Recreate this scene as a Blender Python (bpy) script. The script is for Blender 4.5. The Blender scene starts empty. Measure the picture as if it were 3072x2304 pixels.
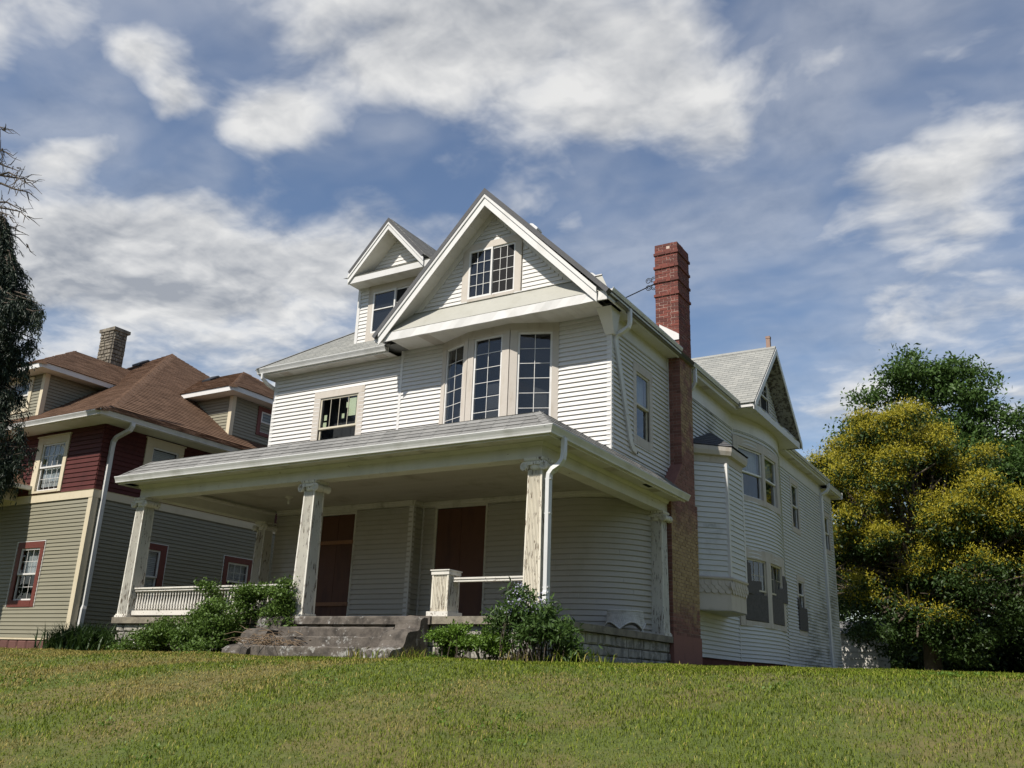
import bpy, math, random
import numpy as np
from mathutils import Vector, Matrix

random.seed(7)
rng = np.random.default_rng(11)
scene = bpy.context.scene
COL = scene.collection

# ------------------------------------------------------------------ camera
YAW, PITCH, ROLL = 0.5478, 0.3138, 0.0373
CAM = Vector((7.1834, -12.8247, -0.9547))
_f0 = Vector((-math.sin(YAW), math.cos(YAW), 0)); _r0 = Vector((math.cos(YAW), math.sin(YAW), 0)); _u0 = Vector((0, 0, 1))
_fw = math.cos(PITCH) * _f0 + math.sin(PITCH) * _u0
_up = math.cos(PITCH) * _u0 - math.sin(PITCH) * _f0
_rt = math.cos(ROLL) * _r0 + math.sin(ROLL) * _up
_up = math.cos(ROLL) * _up - math.sin(ROLL) * _r0
cd = bpy.data.cameras.new('camera')
cd.sensor_width = 36.0
cd.lens = 36.0 * 2724.29 / 3072.0
cd.clip_start = 0.05
cd.clip_end = 3000.0
cam = bpy.data.objects.new('camera', cd)
COL.objects.link(cam)
cam.matrix_world = Matrix(((_rt.x, _up.x, -_fw.x, CAM.x), (_rt.y, _up.y, -_fw.y, CAM.y), (_rt.z, _up.z, -_fw.z, CAM.z), (0, 0, 0, 1)))
scene.camera = cam

# ------------------------------------------------------------------ node helper
class NT:
    def __init__(s, tree):
        s.t = tree
    def n(s, typ, **kw):
        nd = s.t.nodes.new('ShaderNode' + typ)
        for k, v in kw.items():
            if k.startswith('i_'):
                key = k[2:]
                key = int(key) if key.isdigit() else key.replace('_', ' ')
                s.set(nd.inputs[key], v)
            else:
                setattr(nd, k, v)
        return nd
    def set(s, sock, v):
        if hasattr(v, 'is_output') or isinstance(v, bpy.types.NodeSocket):
            s.t.links.new(v, sock)
        else:
            if isinstance(v, (tuple, list)) and sock.type == 'RGBA' and len(v) == 3:
                v = (*v, 1)
            sock.default_value = v
    def math(s, op, a, b=None, c=None, clamp=False):
        nd = s.t.nodes.new('ShaderNodeMath'); nd.operation = op; nd.use_clamp = clamp
        s.set(nd.inputs[0], a)
        if b is not None: s.set(nd.inputs[1], b)
        if c is not None: s.set(nd.inputs[2], c)
        return nd.outputs[0]
    def vec(s, op, a, b=None, scale=None):
        nd = s.t.nodes.new('ShaderNodeVectorMath'); nd.operation = op
        s.set(nd.inputs[0], a)
        if b is not None: s.set(nd.inputs[1], b)
        if scale is not None: s.set(nd.inputs['Scale'], scale)
        return nd.outputs['Value'] if op in ('LENGTH', 'DOT_PRODUCT', 'DISTANCE') else nd.outputs[0]
    def noise(s, vec, scale, detail=4, rough=.55, dist=0.0, dim='3D'):
        nd = s.t.nodes.new('ShaderNodeTexNoise'); nd.noise_dimensions = dim
        if vec is not None: s.set(nd.inputs['Vector'], vec)
        nd.inputs['Scale'].default_value = scale; nd.inputs['Detail'].default_value = detail
        nd.inputs['Roughness'].default_value = rough; nd.inputs['Distortion'].default_value = dist
        return nd.outputs[0]
    def ramp(s, v, lo, hi, a=0.0, b=1.0, smooth=True):
        nd = s.t.nodes.new('ShaderNodeMapRange')
        nd.interpolation_type = 'SMOOTHSTEP' if smooth else 'LINEAR'
        s.set(nd.inputs[0], v)
        for i, q in enumerate((lo, hi, a, b)): s.set(nd.inputs[i + 1], q)
        return nd.outputs[0]
    def mix(s, f, a, b, blend='MIX'):
        nd = s.t.nodes.new('ShaderNodeMix'); nd.data_type = 'RGBA'; nd.blend_type = blend
        s.set(nd.inputs[0], f); s.set(nd.inputs[6], a); s.set(nd.inputs[7], b)
        return nd.outputs[2]
    def pos(s):
        return s.t.nodes.new('ShaderNodeNewGeometry').outputs['Position']
    def scaled(s, v, sc):
        return s.vec('MULTIPLY', v, sc)

# ------------------------------------------------------------------ world: sky with broken cloud
SUN_DIR = Vector((-0.14, -1.0, 1.16)).normalized()      # towards the sun
SUN_EL = math.asin(SUN_DIR.z)
SUN_AZ = math.atan2(SUN_DIR.x, SUN_DIR.y)
world = bpy.data.worlds.new('World'); scene.world = world; world.use_nodes = True
wt = world.node_tree; wt.nodes.clear(); w = NT(wt)
sky = w.n('TexSky', sky_type='NISHITA', sun_disc=False, sun_elevation=SUN_EL, sun_rotation=SUN_AZ, altitude=250.0, air_density=1.25, dust_density=0.3, ozone_density=4.0)
tc = w.n('TexCoord').outputs['Generated']
sep = w.n('SeparateXYZ'); w.set(sep.inputs[0], tc)
den = w.math('MAXIMUM', w.math('ADD', sep.outputs[2], 0.12), 0.06)
comb = w.n('CombineXYZ')
w.set(comb.inputs[0], w.math('DIVIDE', sep.outputs[0], den)); w.set(comb.inputs[1], w.math('DIVIDE', sep.outputs[1], den))
pl = comb.outputs[0]                                    # flat cloud layer coordinates
wn = w.n('TexNoise', noise_dimensions='2D', i_Scale=2.3, i_Detail=3.0, i_Roughness=.6); w.set(wn.inputs['Vector'], pl)
warp = w.vec('SCALE', w.vec('SUBTRACT', wn.outputs[1], (.5, .5, .5)), scale=.12)
pw = w.vec('ADD', pl, warp)
# banks of cloud lying over the place (centre, half size, weight)
BANKS = [(-.70, .84, .20, .11, .42), (-.52, .93, .17, .14, .40), (-.43, 1.09, .10, .16, .40), (-.58, 1.06, .12, .10, .22), (-.45, .62, .45, .20, .28),
         (-1.03, .66, .07, .05, .40), (-1.07, .745, .055, .035, .40), (-.99, .85, .08, .05, .44), (-1.36, .73, .10, .05, .46), (-1.12, .49, .20, .07, .38),
         (-1.50, .90, .22, .10, .40), (-1.62, 1.02, .3, .16, .40), (-1.40, 1.15, .28, .16, .40), (-1.16, 1.24, .20, .12, .34), (-2.2, 1.6, .9, .6, .4),
         (-.14, 1.52, .16, .16, .30), (-.03, 1.38, .12, .12, .22), (-.08, 1.95, .30, .16, .28), (-.36, 2.30, .14, .20, .32), (.0, 2.6, .4, .35, .34), (.02, 1.18, .12, .07, .20), (-.23, 1.12, .09, .05, .16), (-.69, 1.34, .05, .05, .22),
         (-1.18, .66, .09, .08, -.30), (-.86, 1.00, .10, .10, -.22), (-.58, 1.45, .25, .14, -.30), (-.20, 1.28, .12, .05, -.22), (-.5, 1.8, .16, .3, -.22), (-1.22, .82, .10, .05, -.25), (-.86, .72, .05, .12, -.12)]
acc = None
for cx, cy, rx, ry, wgt in BANKS:
    d = w.vec('LENGTH', w.vec('MULTIPLY', w.vec('SUBTRACT', pw, (cx, cy, 0)), (1 / rx, 1 / ry, 0)))
    v = w.ramp(d, 0.0, 1.9, wgt, 0.0)
    acc = v if acc is None else w.math('ADD', acc, v)
n1 = w.noise(pw, 3.0, 6, .56, 0, '2D')
n2 = w.noise(w.vec('MULTIPLY', pw, (1.0, 1.25, 1)), 7.0, 4, .54, 0, '2D')
vo = w.n('TexVoronoi', feature='SMOOTH_F1', voronoi_dimensions='2D', i_Scale=9.0); w.set(vo.inputs['Vector'], pw); puff = w.math('SUBTRACT', .55, vo.outputs['Distance'])
dens = w.math('ADD', w.math('ADD', acc, w.math('MULTIPLY', n1, .72)), w.math('ADD', w.math('MULTIPLY', n2, .46), w.math('MULTIPLY', puff, .16)))
veil = w.math('MULTIPLY', w.ramp(w.noise(w.vec('MULTIPLY', pw, (1, 1.4, 1)), 1.7, 4, .6, 0, '2D'), .30, .72), .30)
cover = w.math('MAXIMUM', w.math('MULTIPLY', w.ramp(dens, .60, 1.14), .92), veil)
# lit from behind the camera: the sunward side of each heap is brighter
n1b = w.noise(w.vec('ADD', pw, (.03, -.06, 0)), 3.0, 6, .56, 0, '2D')
n2b = w.noise(w.vec('MULTIPLY', w.vec('ADD', pw, (.012, -.025, 0)), (1.0, 1.25, 1)), 7.0, 4, .54, 0, '2D')
lit = w.math('ADD', w.math('MULTIPLY', w.math('SUBTRACT', n1, n1b), 2.4), w.math('MULTIPLY', w.math('SUBTRACT', n2, n2b), 1.3))
thick = w.ramp(dens, .85, 1.45)
shade = w.math('ADD', w.math('SUBTRACT', .72, w.math('MULTIPLY', thick, .42)), lit, clamp=True)
ccol = w.mix(shade, (3.2, 3.4, 3.75), (7.4, 7.35, 7.2))
skyc = w.mix(1.0, sky.outputs[0], (1.06, .97, .95), 'MULTIPLY')
mixc = w.mix(cover, skyc, ccol)
bg = w.n('Background'); w.set(bg.inputs[0], mixc); bg.inputs[1].default_value = 0.088
wo = w.n('OutputWorld'); wt.links.new(bg.outputs[0], wo.inputs[0])

# ------------------------------------------------------------------ sun
sl = bpy.data.lights.new('sun', 'SUN'); sl.energy = 4.9; sl.angle = math.radians(.53); sl.color = (1.0, .94, .85)
sun = bpy.data.objects.new('sun', sl); COL.objects.link(sun)
sun.rotation_euler = (-SUN_DIR).to_track_quat('-Z', 'Y').to_euler()
scene.view_settings.view_transform = 'Standard'; scene.view_settings.look = 'None'
scene.view_settings.gamma = 1.0; scene.view_settings.use_curve_mapping = False
scene.view_settings.exposure = 0.40
scene.cycles.max_bounces = 6; scene.cycles.diffuse_bounces = 3; scene.cycles.glossy_bounces = 3; scene.cycles.transparent_max_bounces = 8
world.cycles.sampling_method = 'MANUAL'; world.cycles.sample_map_resolution = 512
scene.cycles.use_denoising = True

# ------------------------------------------------------------------ mesh helpers
class MB:
    """collects polygons"""
    def __init__(s):
        s.v = []; s.f = []
    def poly(s, pts):
        b = len(s.v); s.v += [tuple(p) for p in pts]; s.f.append(tuple(range(b, b + len(pts))))
    def loft(s, rings, caps=True, closed=True):
        b = len(s.v); n = len(rings[0])
        for r in rings: s.v += [tuple(p) for p in r]
        for i in range(len(rings) - 1):
            for j in range(n if closed else n - 1):
                k = (j + 1) % n
                s.f.append((b + i * n + j, b + i * n + k, b + (i + 1) * n + k, b + (i + 1) * n + j))
        if caps:
            s.f.append(tuple(b + j for j in reversed(range(n))))
            s.f.append(tuple(b + (len(rings) - 1) * n + j for j in range(n)))
        return s
    def box(s, x0, x1, y0, y1, z0, z1):
        return s.loft([[(x0, y0, z0), (x1, y0, z0), (x1, y1, z0), (x0, y1, z0)], [(x0, y0, z1), (x1, y0, z1), (x1, y1, z1), (x0, y1, z1)]])
    def fbox(s, fr, a0, a1, b0, b1, z0, z1):
        P = fr.P
        return s.loft([[P(a0, b0, z0), P(a0, b1, z0), P(a1, b1, z0), P(a1, b0, z0)], [P(a0, b0, z1), P(a0, b1, z1), P(a1, b1, z1), P(a1, b0, z1)]])
    def tube(s, pts, r, n=8, caps=True):
        pts = [Vector(p) for p in pts]; rings = []
        rr = r if isinstance(r, (list, tuple)) else [r] * len(pts)
        prev = None
        for i, p in enumerate(pts):
            t = (pts[min(i + 1, len(pts) - 1)] - pts[max(i - 1, 0)]).normalized()
            if prev is None:
                a = Vector((0, 0, 1)) if abs(t.z) < .9 else Vector((1, 0, 0))
                u = t.cross(a).normalized()
            else:
                u = (prev - t * prev.dot(t)).normalized()
            prev = u; q = t.cross(u)
            rings.append([p + (u * math.cos(k * 2 * math.pi / n) + q * math.sin(k * 2 * math.pi / n)) * rr[i] for k in range(n)])
        return s.loft(rings, caps)
    def ptube(s, pts, prof, up=Vector((0, 0, 1))):
        """sweep a rectangle profile (half sizes) along points"""
        pts = [Vector(p) for p in pts]; rings = []
        prev = None
        for i, p in enumerate(pts):
            t = (pts[min(i + 1, len(pts) - 1)] - pts[max(i - 1, 0)]).normalized()
            if prev is None:
                u = t.cross(up if abs(t.dot(up)) < .9 else Vector((0, 1, 0))).normalized()
            else:
                u = (prev - t * prev.dot(t)).normalized()
            prev = u; q = t.cross(u)
            rings.append([p + u * a + q * b for a, b in prof])
        return s.loft(rings)
    def lathe(s, c, prof, n=12):
        return s.loft([[(c[0] + r * math.cos(k * 2 * math.pi / n), c[1] + r * math.sin(k * 2 * math.pi / n), c[2] + z) for k in range(n)] for r, z in prof])
    def sweep(s, path, prof):
        """prof [(out, z)] swept along a plan polyline, outward = right of travel"""
        rings = []
        n = len(path)
        for i, p in enumerate(path):
            ds = []
            if i > 0: ds.append((Vector(p) - Vector(path[i - 1])).normalized())
            if i < n - 1: ds.append((Vector(path[i + 1]) - Vector(p)).normalized())
            ns = [Vector((d.y, -d.x)) for d in ds]
            m = sum(ns, Vector((0, 0))).normalized()
            sc = 1 / max(.3, m.dot(ns[0]))
            rings.append([(p[0] + m.x * b * sc, p[1] + m.y * b * sc, z) for b, z in prof])
        return s.loft(rings)
    def join(s, o):
        b = len(s.v); s.v += o.v; s.f += [tuple(b + i for i in f) for f in o.f]; return s

class FR:
    """vertical plane frame: a along, b out, z up"""
    def __init__(s, p0, p1):
        s.o = Vector((p0[0], p0[1])); d = Vector((p1[0] - p0[0], p1[1] - p0[1])); s.L = d.length
        s.u = d.normalized(); s.n = Vector((s.u.y, -s.u.x))
    def P(s, a, b, z):
        return (s.o.x + s.u.x * a + s.n.x * b, s.o.y + s.u.y * a + s.n.y * b, z)

ORG = {}
def finish(ob, name, parent, origin, label, cat, group, kind):
    COL.objects.link(ob)
    ORG[ob] = Vector(origin)
    if parent is not None:
        ob.parent = parent; ob.location = Vector(origin) - ORG[parent]
    else:
        ob.location = origin
    if label: ob['label'] = label
    if cat: ob['category'] = cat
    if group: ob['group'] = group
    if kind: ob['kind'] = kind
    return ob
def mk(name, mb, mat, parent=None, label=None, cat=None, group=None, kind=None, smooth=False, origin=None):
    me = bpy.data.meshes.new(name)
    a = np.array(mb.v, dtype=float)
    lo, hi = a.min(0), a.max(0)
    o = Vector(origin) if origin else Vector(((lo[0] + hi[0]) / 2, (lo[1] + hi[1]) / 2, lo[2]))
    a -= np.array(o)
    me.from_pydata(a.tolist(), [], mb.f)
    if smooth:
        me.polygons.foreach_set('use_smooth', [True] * len(me.polygons))
    me.materials.append(mat)
    return finish(bpy.data.objects.new(name, me), name, parent, o, label, cat, group, kind)
def inst(name, me, loc, parent, rz=0.0, scale=None):
    ob = bpy.data.objects.new(name, me)
    finish(ob, name, parent, Vector(loc), None, None, None, None)
    ob.rotation_euler = (0, 0, rz)
    if scale: ob.scale = scale
    return ob
def empty(name, loc, label, cat, group=None):
    ob = bpy.data.objects.new(name, None); ob.empty_display_size = .3
    return finish(ob, name, None, Vector(loc), label, cat, group, None)
def data(mb, mat, smooth=False):
    me = bpy.data.meshes.new('shared'); me.from_pydata(mb.v, [], mb.f); me.materials.append(mat)
    if smooth: me.polygons.foreach_set('use_smooth', [True] * len(me.polygons))
    return me
def npmesh(name, V, F, mat, parent=None, label=None, cat=None, group=None, kind=None, origin=(0, 0, 0), smooth=False):
    """V (n,3) float, F (m,k) int - fast bulk mesh"""
    me = bpy.data.meshes.new(name); m, k = F.shape
    o = np.array(origin, dtype=float)
    me.vertices.add(len(V)); me.vertices.foreach_set('co', (V - o).astype(np.float32).ravel())
    me.loops.add(m * k); me.loops.foreach_set('vertex_index', F.astype(np.int32).ravel())
    me.polygons.add(m); me.polygons.foreach_set('loop_start', np.arange(0, m * k, k, dtype=np.int32))
    me.polygons.foreach_set('loop_total', np.full(m, k, dtype=np.int32))
    if smooth: me.polygons.foreach_set('use_smooth', np.ones(m, dtype=bool))
    me.update(calc_edges=True); me.materials.append(mat)
    return finish(bpy.data.objects.new(name, me), name, parent, Vector(origin), label, cat, group, kind)

def arc(cx, cy, r, t0, t1, n):
    return [(cx + r * math.cos(t0 + (t1 - t0) * i / n), cy + r * math.sin(t0 + (t1 - t0) * i / n)) for i in range(n + 1)]
def plen(path):
    return sum((Vector(path[i + 1]) - Vector(path[i])).length for i in range(len(path) - 1))
def clip(path, s0, s1):
    out = []; s = 0.0
    for i in range(len(path) - 1):
        a, b = Vector(path[i]), Vector(path[i + 1]); L = (b - a).length
        if s + L > s0 + 1e-6 and s < s1 - 1e-6:
            p = a + (b - a) * max(0, (s0 - s) / L); q = a + (b - a) * min(1, (s1 - s) / L)
            if not out: out.append(tuple(p))
            out.append(tuple(q))
        s += L
    return out

# ------------------------------------------------------------------ materials
def material(name):
    m = bpy.data.materials.new(name); m.use_nodes = True
    t = m.node_tree; t.nodes.clear(); k = NT(t)
    b = k.n('BsdfPrincipled'); o = k.n('OutputMaterial'); t.links.new(b.outputs[0], o.inputs[0])
    return m, k, b
def rnd(k):
    a = k.n('ObjectInfo').outputs['Random']; g = k.n('NewGeometry').outputs['Random Per Island']
    return k.math('FRACT', k.math('ADD', a, g))
def bump(k, b, h, strength=.3, dist=.01):
    n = k.n('Bump'); n.inputs['Strength'].default_value = strength; n.inputs['Distance'].default_value = dist
    k.set(n.inputs['Height'], h); k.set(b.inputs['Normal'], n.outputs[0])

def simple(name, col, rough=.6, var=.12, grime=(0.5, 0.5, .5), gscale=1.2, gamt=.25, streak=1.0, bumps=.0, bscale=60, spec=.4, vrnd=.05, metallic=0):
    """base colour, per-piece variation, and large soft dirt marks"""
    m, k, b = material(name)
    p = k.pos()
    n = k.noise(k.scaled(p, (1, 1, streak)), gscale, 6, .62)
    f = k.math('MULTIPLY', k.ramp(n, .48, .75), gamt)
    c = k.mix(f, col, tuple(col[i] * grime[i] for i in range(3)))
    n2 = k.noise(p, 9, 4, .6)
    v = k.math('ADD', k.math('MULTIPLY', k.math('SUBTRACT', n2, .5), var * 2), k.math('ADD', 1 - vrnd, k.math('MULTIPLY', rnd(k), 2 * vrnd)))
    cc = k.n('CombineColor'); [k.set(cc.inputs[i], v) for i in range(3)]
    c = k.mix(1.0, c, cc.outputs[0], 'MULTIPLY')
    k.set(b.inputs['Base Color'], c)
    b.inputs['Roughness'].default_value = rough; b.inputs['Specular IOR Level'].default_value = spec; b.inputs['Metallic'].default_value = metallic
    if bumps: bump(k, b, k.noise(p, bscale, 4, .65), bumps, .01)
    return m

M = {}
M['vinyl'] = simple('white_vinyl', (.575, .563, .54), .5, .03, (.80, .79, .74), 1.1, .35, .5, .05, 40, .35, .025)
M['vinyl_porch'] = simple('shaded_cream_vinyl', (.43, .41, .365), .5, .03, (.72, .69, .6), 1.1, .5, .5, .05, 40, .35, .03)  # cream tone is the siding's own; porch shade is darkened into the colour
M['trim_white'] = simple('white_trim', (.59, .58, .56), .45, .03, (.7, .69, .64), 2.0, .4, .6, .04, 30)
M['gutter'] = simple('gutter_paint', (.57, .57, .56), .38, .04, (.55, .55, .5), 1.6, .6, .4, .03, 20, .5)
M['soffit'] = simple('soffit_vinyl', (.58, .56, .52), .55, .04, (.7, .66, .55), 1.5, .5, 1)
M['primer'] = simple('bare_primed_wood', (.46, .42, .37), .7, .06, (.72, .66, .58), 5.0, .6, .25, .12, 50)
M['porch_old'] = simple('old_porch_paint', (.52, .50, .43), .62, .10, (.35, .33, .27), 2.2, .75, .4, .15, 25)
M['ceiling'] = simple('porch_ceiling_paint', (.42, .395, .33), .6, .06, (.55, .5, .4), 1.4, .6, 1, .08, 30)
M['sash_w'] = simple('white_sash', (.62, .61, .59), .4, .04, (.7, .68, .62), 4, .4, 1)
M['sash_c'] = simple('cream_sash', (.52, .48, .38), .5, .05, (.7, .66, .55), 4, .4, 1)
M['dark_in'] = simple('dark_room', (.045, .045, .047), .9, .1)
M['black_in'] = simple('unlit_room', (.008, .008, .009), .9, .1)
M['curtain'] = simple('lace_curtain', (.42, .43, .42), .9, .1)
M['blind'] = simple('white_blind', (.66, .66, .63), .7, .04)
M['paper'] = simple('paper_note', (.62, .66, .42), .8, .03)
M['black'] = simple('blackened_iron', (.012, .012, .013), .5, .1)
M['void'] = simple('dark_gap', (.01, .01, .01), .95, .0)
M['plywood'] = simple('stained_plywood', (.085, .032, .016), .55, .12, (.5, .4, .4), 3, .8, .25, .08, 60)
M['lumber'] = simple('pine_batten', (.22, .105, .05), .6, .1, (.6, .5, .5), 6, .5, 1)
M['osb'] = simple('weathered_chipboard', (.085, .078, .076), .85, .35, (.5, .5, .52), 22, .8, 1.0, .2, 60)
M['wicker'] = simple('grey_wicker', (.55, .54, .51), .8, .15, (.55, .53, .5), 12, .6, 1)
M['zinc'] = simple('white_flashing', (.6, .59, .57), .5, .05)
M['finial'] = simple('rusty_terracotta', (.26, .17, .13), .8, .3, (.4, .35, .3), 9, .8)
M['bulb'] = simple('milk_glass_bulb', (.6, .6, .55), .3, .02)

def glass():
    m, k, b = material('window_glass')
    t = m.node_tree
    tr = k.n('BsdfTransparent'); tr.inputs[0].default_value = (.84, .86, .87, 1)
    gl = k.n('BsdfGlossy'); gl.inputs['Roughness'].default_value = .015; gl.inputs[0].default_value = (.85, .86, .87, 1)
    p = k.pos()
    n = k.n('Bump'); n.inputs['Strength'].default_value = .035; n.inputs['Distance'].default_value = .02
    k.set(n.inputs['Height'], k.noise(p, 2.6, 2, .5)); t.links.new(n.outputs[0], gl.inputs['Normal'])
    fr = k.n('Fresnel'); fr.inputs[0].default_value = 1.48
    f = k.math('ADD', k.math('MULTIPLY', fr.outputs[0], 1.2), .015, clamp=True)
    f = k.math('MULTIPLY', f, k.math('SUBTRACT', 1.0, k.n('NewGeometry').outputs['Backfacing']))
    mx = k.n('MixShader'); k.set(mx.inputs[0], f); t.links.new(tr.outputs[0], mx.inputs[1]); t.links.new(gl.outputs[0], mx.inputs[2])
    o = [q for q in t.nodes if q.type == 'OUTPUT_MATERIAL'][0]; t.links.new(mx.outputs[0], o.inputs[0])
    return m
M['glass'] = glass()

def mildew():
    m, k, b = material('white_vinyl_mildewed')
    p = k.pos(); sp = k.n('SeparateXYZ'); k.set(sp.inputs[0], p)
    n = k.noise(k.scaled(p, (1, 1, .55)), .8, 5, .6)
    lowz = k.ramp(sp.outputs[2], 4.2, -.3, 0, 1, False)
    fary = k.ramp(sp.outputs[1], 15.0, 18.0, -.35, 1, False)
    patch = k.ramp(k.math('ADD', n, k.math('MULTIPLY', k.math('MULTIPLY', lowz, fary), .22)), .55, .74)
    # dirt sits in rows along the courses
    row = k.noise(k.scaled(p, (1, 1.2, 9.8)), 1.0, 5, .75)
    f = k.math('MULTIPLY', patch, k.ramp(row, .36, .62))
    fine = k.noise(p, 14, 4, .7)
    f = k.math('MULTIPLY', f, k.ramp(fine, .2, .6, .35, 1))
    c = k.mix(k.math('MULTIPLY', f, .85), (.53, .535, .525), (.095, .10, .072))
    k.set(b.inputs['Base Color'], c); b.inputs['Roughness'].default_value = .6
    return m
M['mildew'] = mildew()

def peel(name, paint, under, thr, sc=7.0, stretch=.16, dirt=.25, fine=38.0):
    m, k, b = material(name)
    p = k.pos()
    a = k.noise(k.scaled(p, (1, 1, stretch)), fine, 5, .7)
    big = k.noise(p, 2.2, 4, .6)
    f = k.ramp(k.math('ADD', a, k.math('MULTIPLY', k.math('SUBTRACT', big, .5), .35)), thr, thr + .05)
    tone = k.noise(k.scaled(p, (1, 1, .5)), 3.0, 4, .6)
    pc = k.mix(k.math('MULTIPLY', k.ramp(tone, .4, .7), dirt), paint, tuple(q * .62 for q in paint))
    uc = k.mix(k.noise(p, 30, 3, .6), under, tuple(q * 2.2 for q in under))
    k.set(b.inputs['Base Color'], k.mix(f, pc, uc)); b.inputs['Roughness'].default_value = .75
    bump(k, b, k.math('SUBTRACT', 1.0, f), .5, .006)
    return m
M['column'] = peel('peeling_column_paint', (.62, .60, .54), (.085, .065, .045), .575, fine=30.0)
M['column_c'] = peel('peeling_cream_paint', (.60, .56, .47), (.10, .075, .05), .555, fine=30.0)
M['rail'] = peel('peeling_rail_paint', (.58, .555, .50), (.10, .08, .06), .60, stretch=.8, fine=26)
M['beam'] = peel('peeling_beam_paint', (.56, .545, .48), (.15, .12, .085), .66, stretch=2.2, fine=9)
M['old_soffit'] = peel('rotten_soffit_paint', (.26, .25, .23), (.05, .042, .038), .50, stretch=1, fine=10)

def brickm():
    m, k, b = material('chimney_brick')
    p = k.pos(); sp = k.n('SeparateXYZ'); k.set(sp.inputs[0], p); z = sp.outputs[2]
    r = rnd(k)
    red = k.mix(r, (.085, .022, .016), (.165, .042, .028))
    n = k.noise(p, 2.3, 5, .6)
    zn = k.math('ADD', z, k.math('MULTIPLY', k.math('SUBTRACT', n, .5), 2.2))
    # worn wash of dark red paint over yellow brick from the shoulder down
    wash = k.mix(r, (.135, .058, .045), (.225, .100, .076))
    yel = k.mix(r, (.25, .170, .075), (.36, .255, .125))
    yf = k.math('MULTIPLY', k.ramp(zn, 3.1, 2.0), k.ramp(zn, .35, .75))
    yf2 = k.math('MULTIPLY', k.ramp(zn, 7.0, 6.3), k.ramp(zn, 4.0, 4.6))
    xn = k.n('NewGeometry'); sx = k.n('SeparateXYZ'); k.set(sx.inputs[0], xn.outputs['Normal'])
    side = k.ramp(sx.outputs[0], .3, .7)
    yf = k.math('MAXIMUM', yf, k.math('MULTIPLY', k.math('MULTIPLY', yf2, .75), k.ramp(n, .40, .55)))
    lower = k.mix(k.math('MULTIPLY', yf, side), wash, yel)
    c = k.mix(k.ramp(zn, 6.3, 6.9), lower, red)
    stain = k.noise(k.scaled(p, (1, 1, .4)), 5, 5, .7)
    c = k.mix(k.math('MULTIPLY', k.ramp(stain, .5, .75), .45), c, (.06, .035, .028))
    k.set(b.inputs['Base Color'], c); b.inputs['Roughness'].default_value = .85
    bump(k, b, k.noise(p, 45, 4, .7), .5, .008)
    return m
M['brick'] = brickm()
def mortarm():
    m, k, b = material('mortar')
    p = k.pos(); sp = k.n('SeparateXYZ'); k.set(sp.inputs[0], p)
    c = k.mix(k.ramp(sp.outputs[2], 6.0, 7.0), (.24, .18, .145), (.46, .36, .30))
    c = k.mix(k.ramp(k.noise(p, 4, 4, .6), .48, .7), c, (.12, .07, .055))
    k.set(b.inputs['Base Color'], c); b.inputs['Roughness'].default_value = .9
    return m
M['mortar'] = mortarm()
M['brick_found'] = simple('foundation_brick', (.10, .028, .022), .8, .2, (.5, .5, .5), 3, .6, 1, .3, 40, .3, .15)
M['block'] = simple('rockface_block', (.115, .055, .047), .85, .25, (.6, .6, .6), 3, .5, 1, .8, 18, .3, .12)

def shingle(name, a, c2, streaks=.25):
    m, k, b = material(name)
    p = k.pos(); r = rnd(k)
    c = k.mix(r, a, c2)
    n = k.noise(p, 140, 2, .6); c = k.mix(k.ramp(n, .35, .7), k.mix(.45, c, (.02, .02, .02)), c)
    n2 = k.noise(p, 1.6, 5, .6); c = k.mix(k.math('MULTIPLY', k.ramp(n2, .5, .7), streaks), c, tuple(q * .45 for q in a))
    k.set(b.inputs['Base Color'], c); b.inputs['Roughness'].default_value = .9; b.inputs['Specular IOR Level'].default_value = .2
    bump(k, b, n, .25, .004)
    return m
M['shingle'] = shingle('grey_asphalt_shingle', (.215, .213, .203), (.285, .282, .268))
M['shingle_pale'] = shingle('pale_asphalt_shingle', (.30, .305, .285), (.38, .38, .35), .2)
M['shingle_dark'] = shingle('slate_grey_shingle', (.10, .10, .105), (.14, .14, .145))
M['shingle_brown'] = shingle('brown_asphalt_shingle', (.140, .080, .048), (.200, .118, .074), .3)

def concrete(name, base, dark, pale):
    m, k, b = material(name)
    p = k.pos()
    n = k.noise(p, 3.2, 7, .65); n2 = k.noise(p, 11, 6, .7); n3 = k.noise(k.scaled(p, (1, 1, .35)), 2.0, 4, .6)
    c = k.mix(k.ramp(n, .42, .62), base, dark)
    c = k.mix(k.math('MULTIPLY', k.ramp(k.math('ADD', k.math('MULTIPLY', n2, .5), k.math('MULTIPLY', k.noise(p, 1.9, 4, .6), .5)), .535, .60), .8), c, pale)
    c = k.mix(k.math('MULTIPLY', k.ramp(n3, .55, .75), .6), c, tuple(q * .4 for q in dark))
    k.set(b.inputs['Base Color'], c); b.inputs['Roughness'].default_value = .9
    bump(k, b, k.math('ADD', k.noise(p, 30, 6, .7), k.math('MULTIPLY', n2, 1.5)), .6, .012)
    return m
M['concrete'] = concrete('worn_concrete', (.100, .085, .070), (.038, .032, .026), (.32, .315, .295))
M['slab'] = concrete('porch_slab_concrete', (.21, .185, .140), (.14, .122, .095), (.27, .24, .19))
M['stone'] = concrete('limestone_block', (.34, .32, .275), (.17, .16, .14), (.46, .44, .39))
M['stone_m'] = simple('stone_joint', (.10, .095, .085), .95, .1)
M['nstone'] = concrete('chimney_rubble', (.20, .175, .135), (.11, .095, .075), (.28, .25, .2))

M['pent'] = simple('weathered_metal', (.345, .34, .30), .5, .06, (.75, .74, .68), 2.0, .5, .6, .05, 10)
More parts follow.
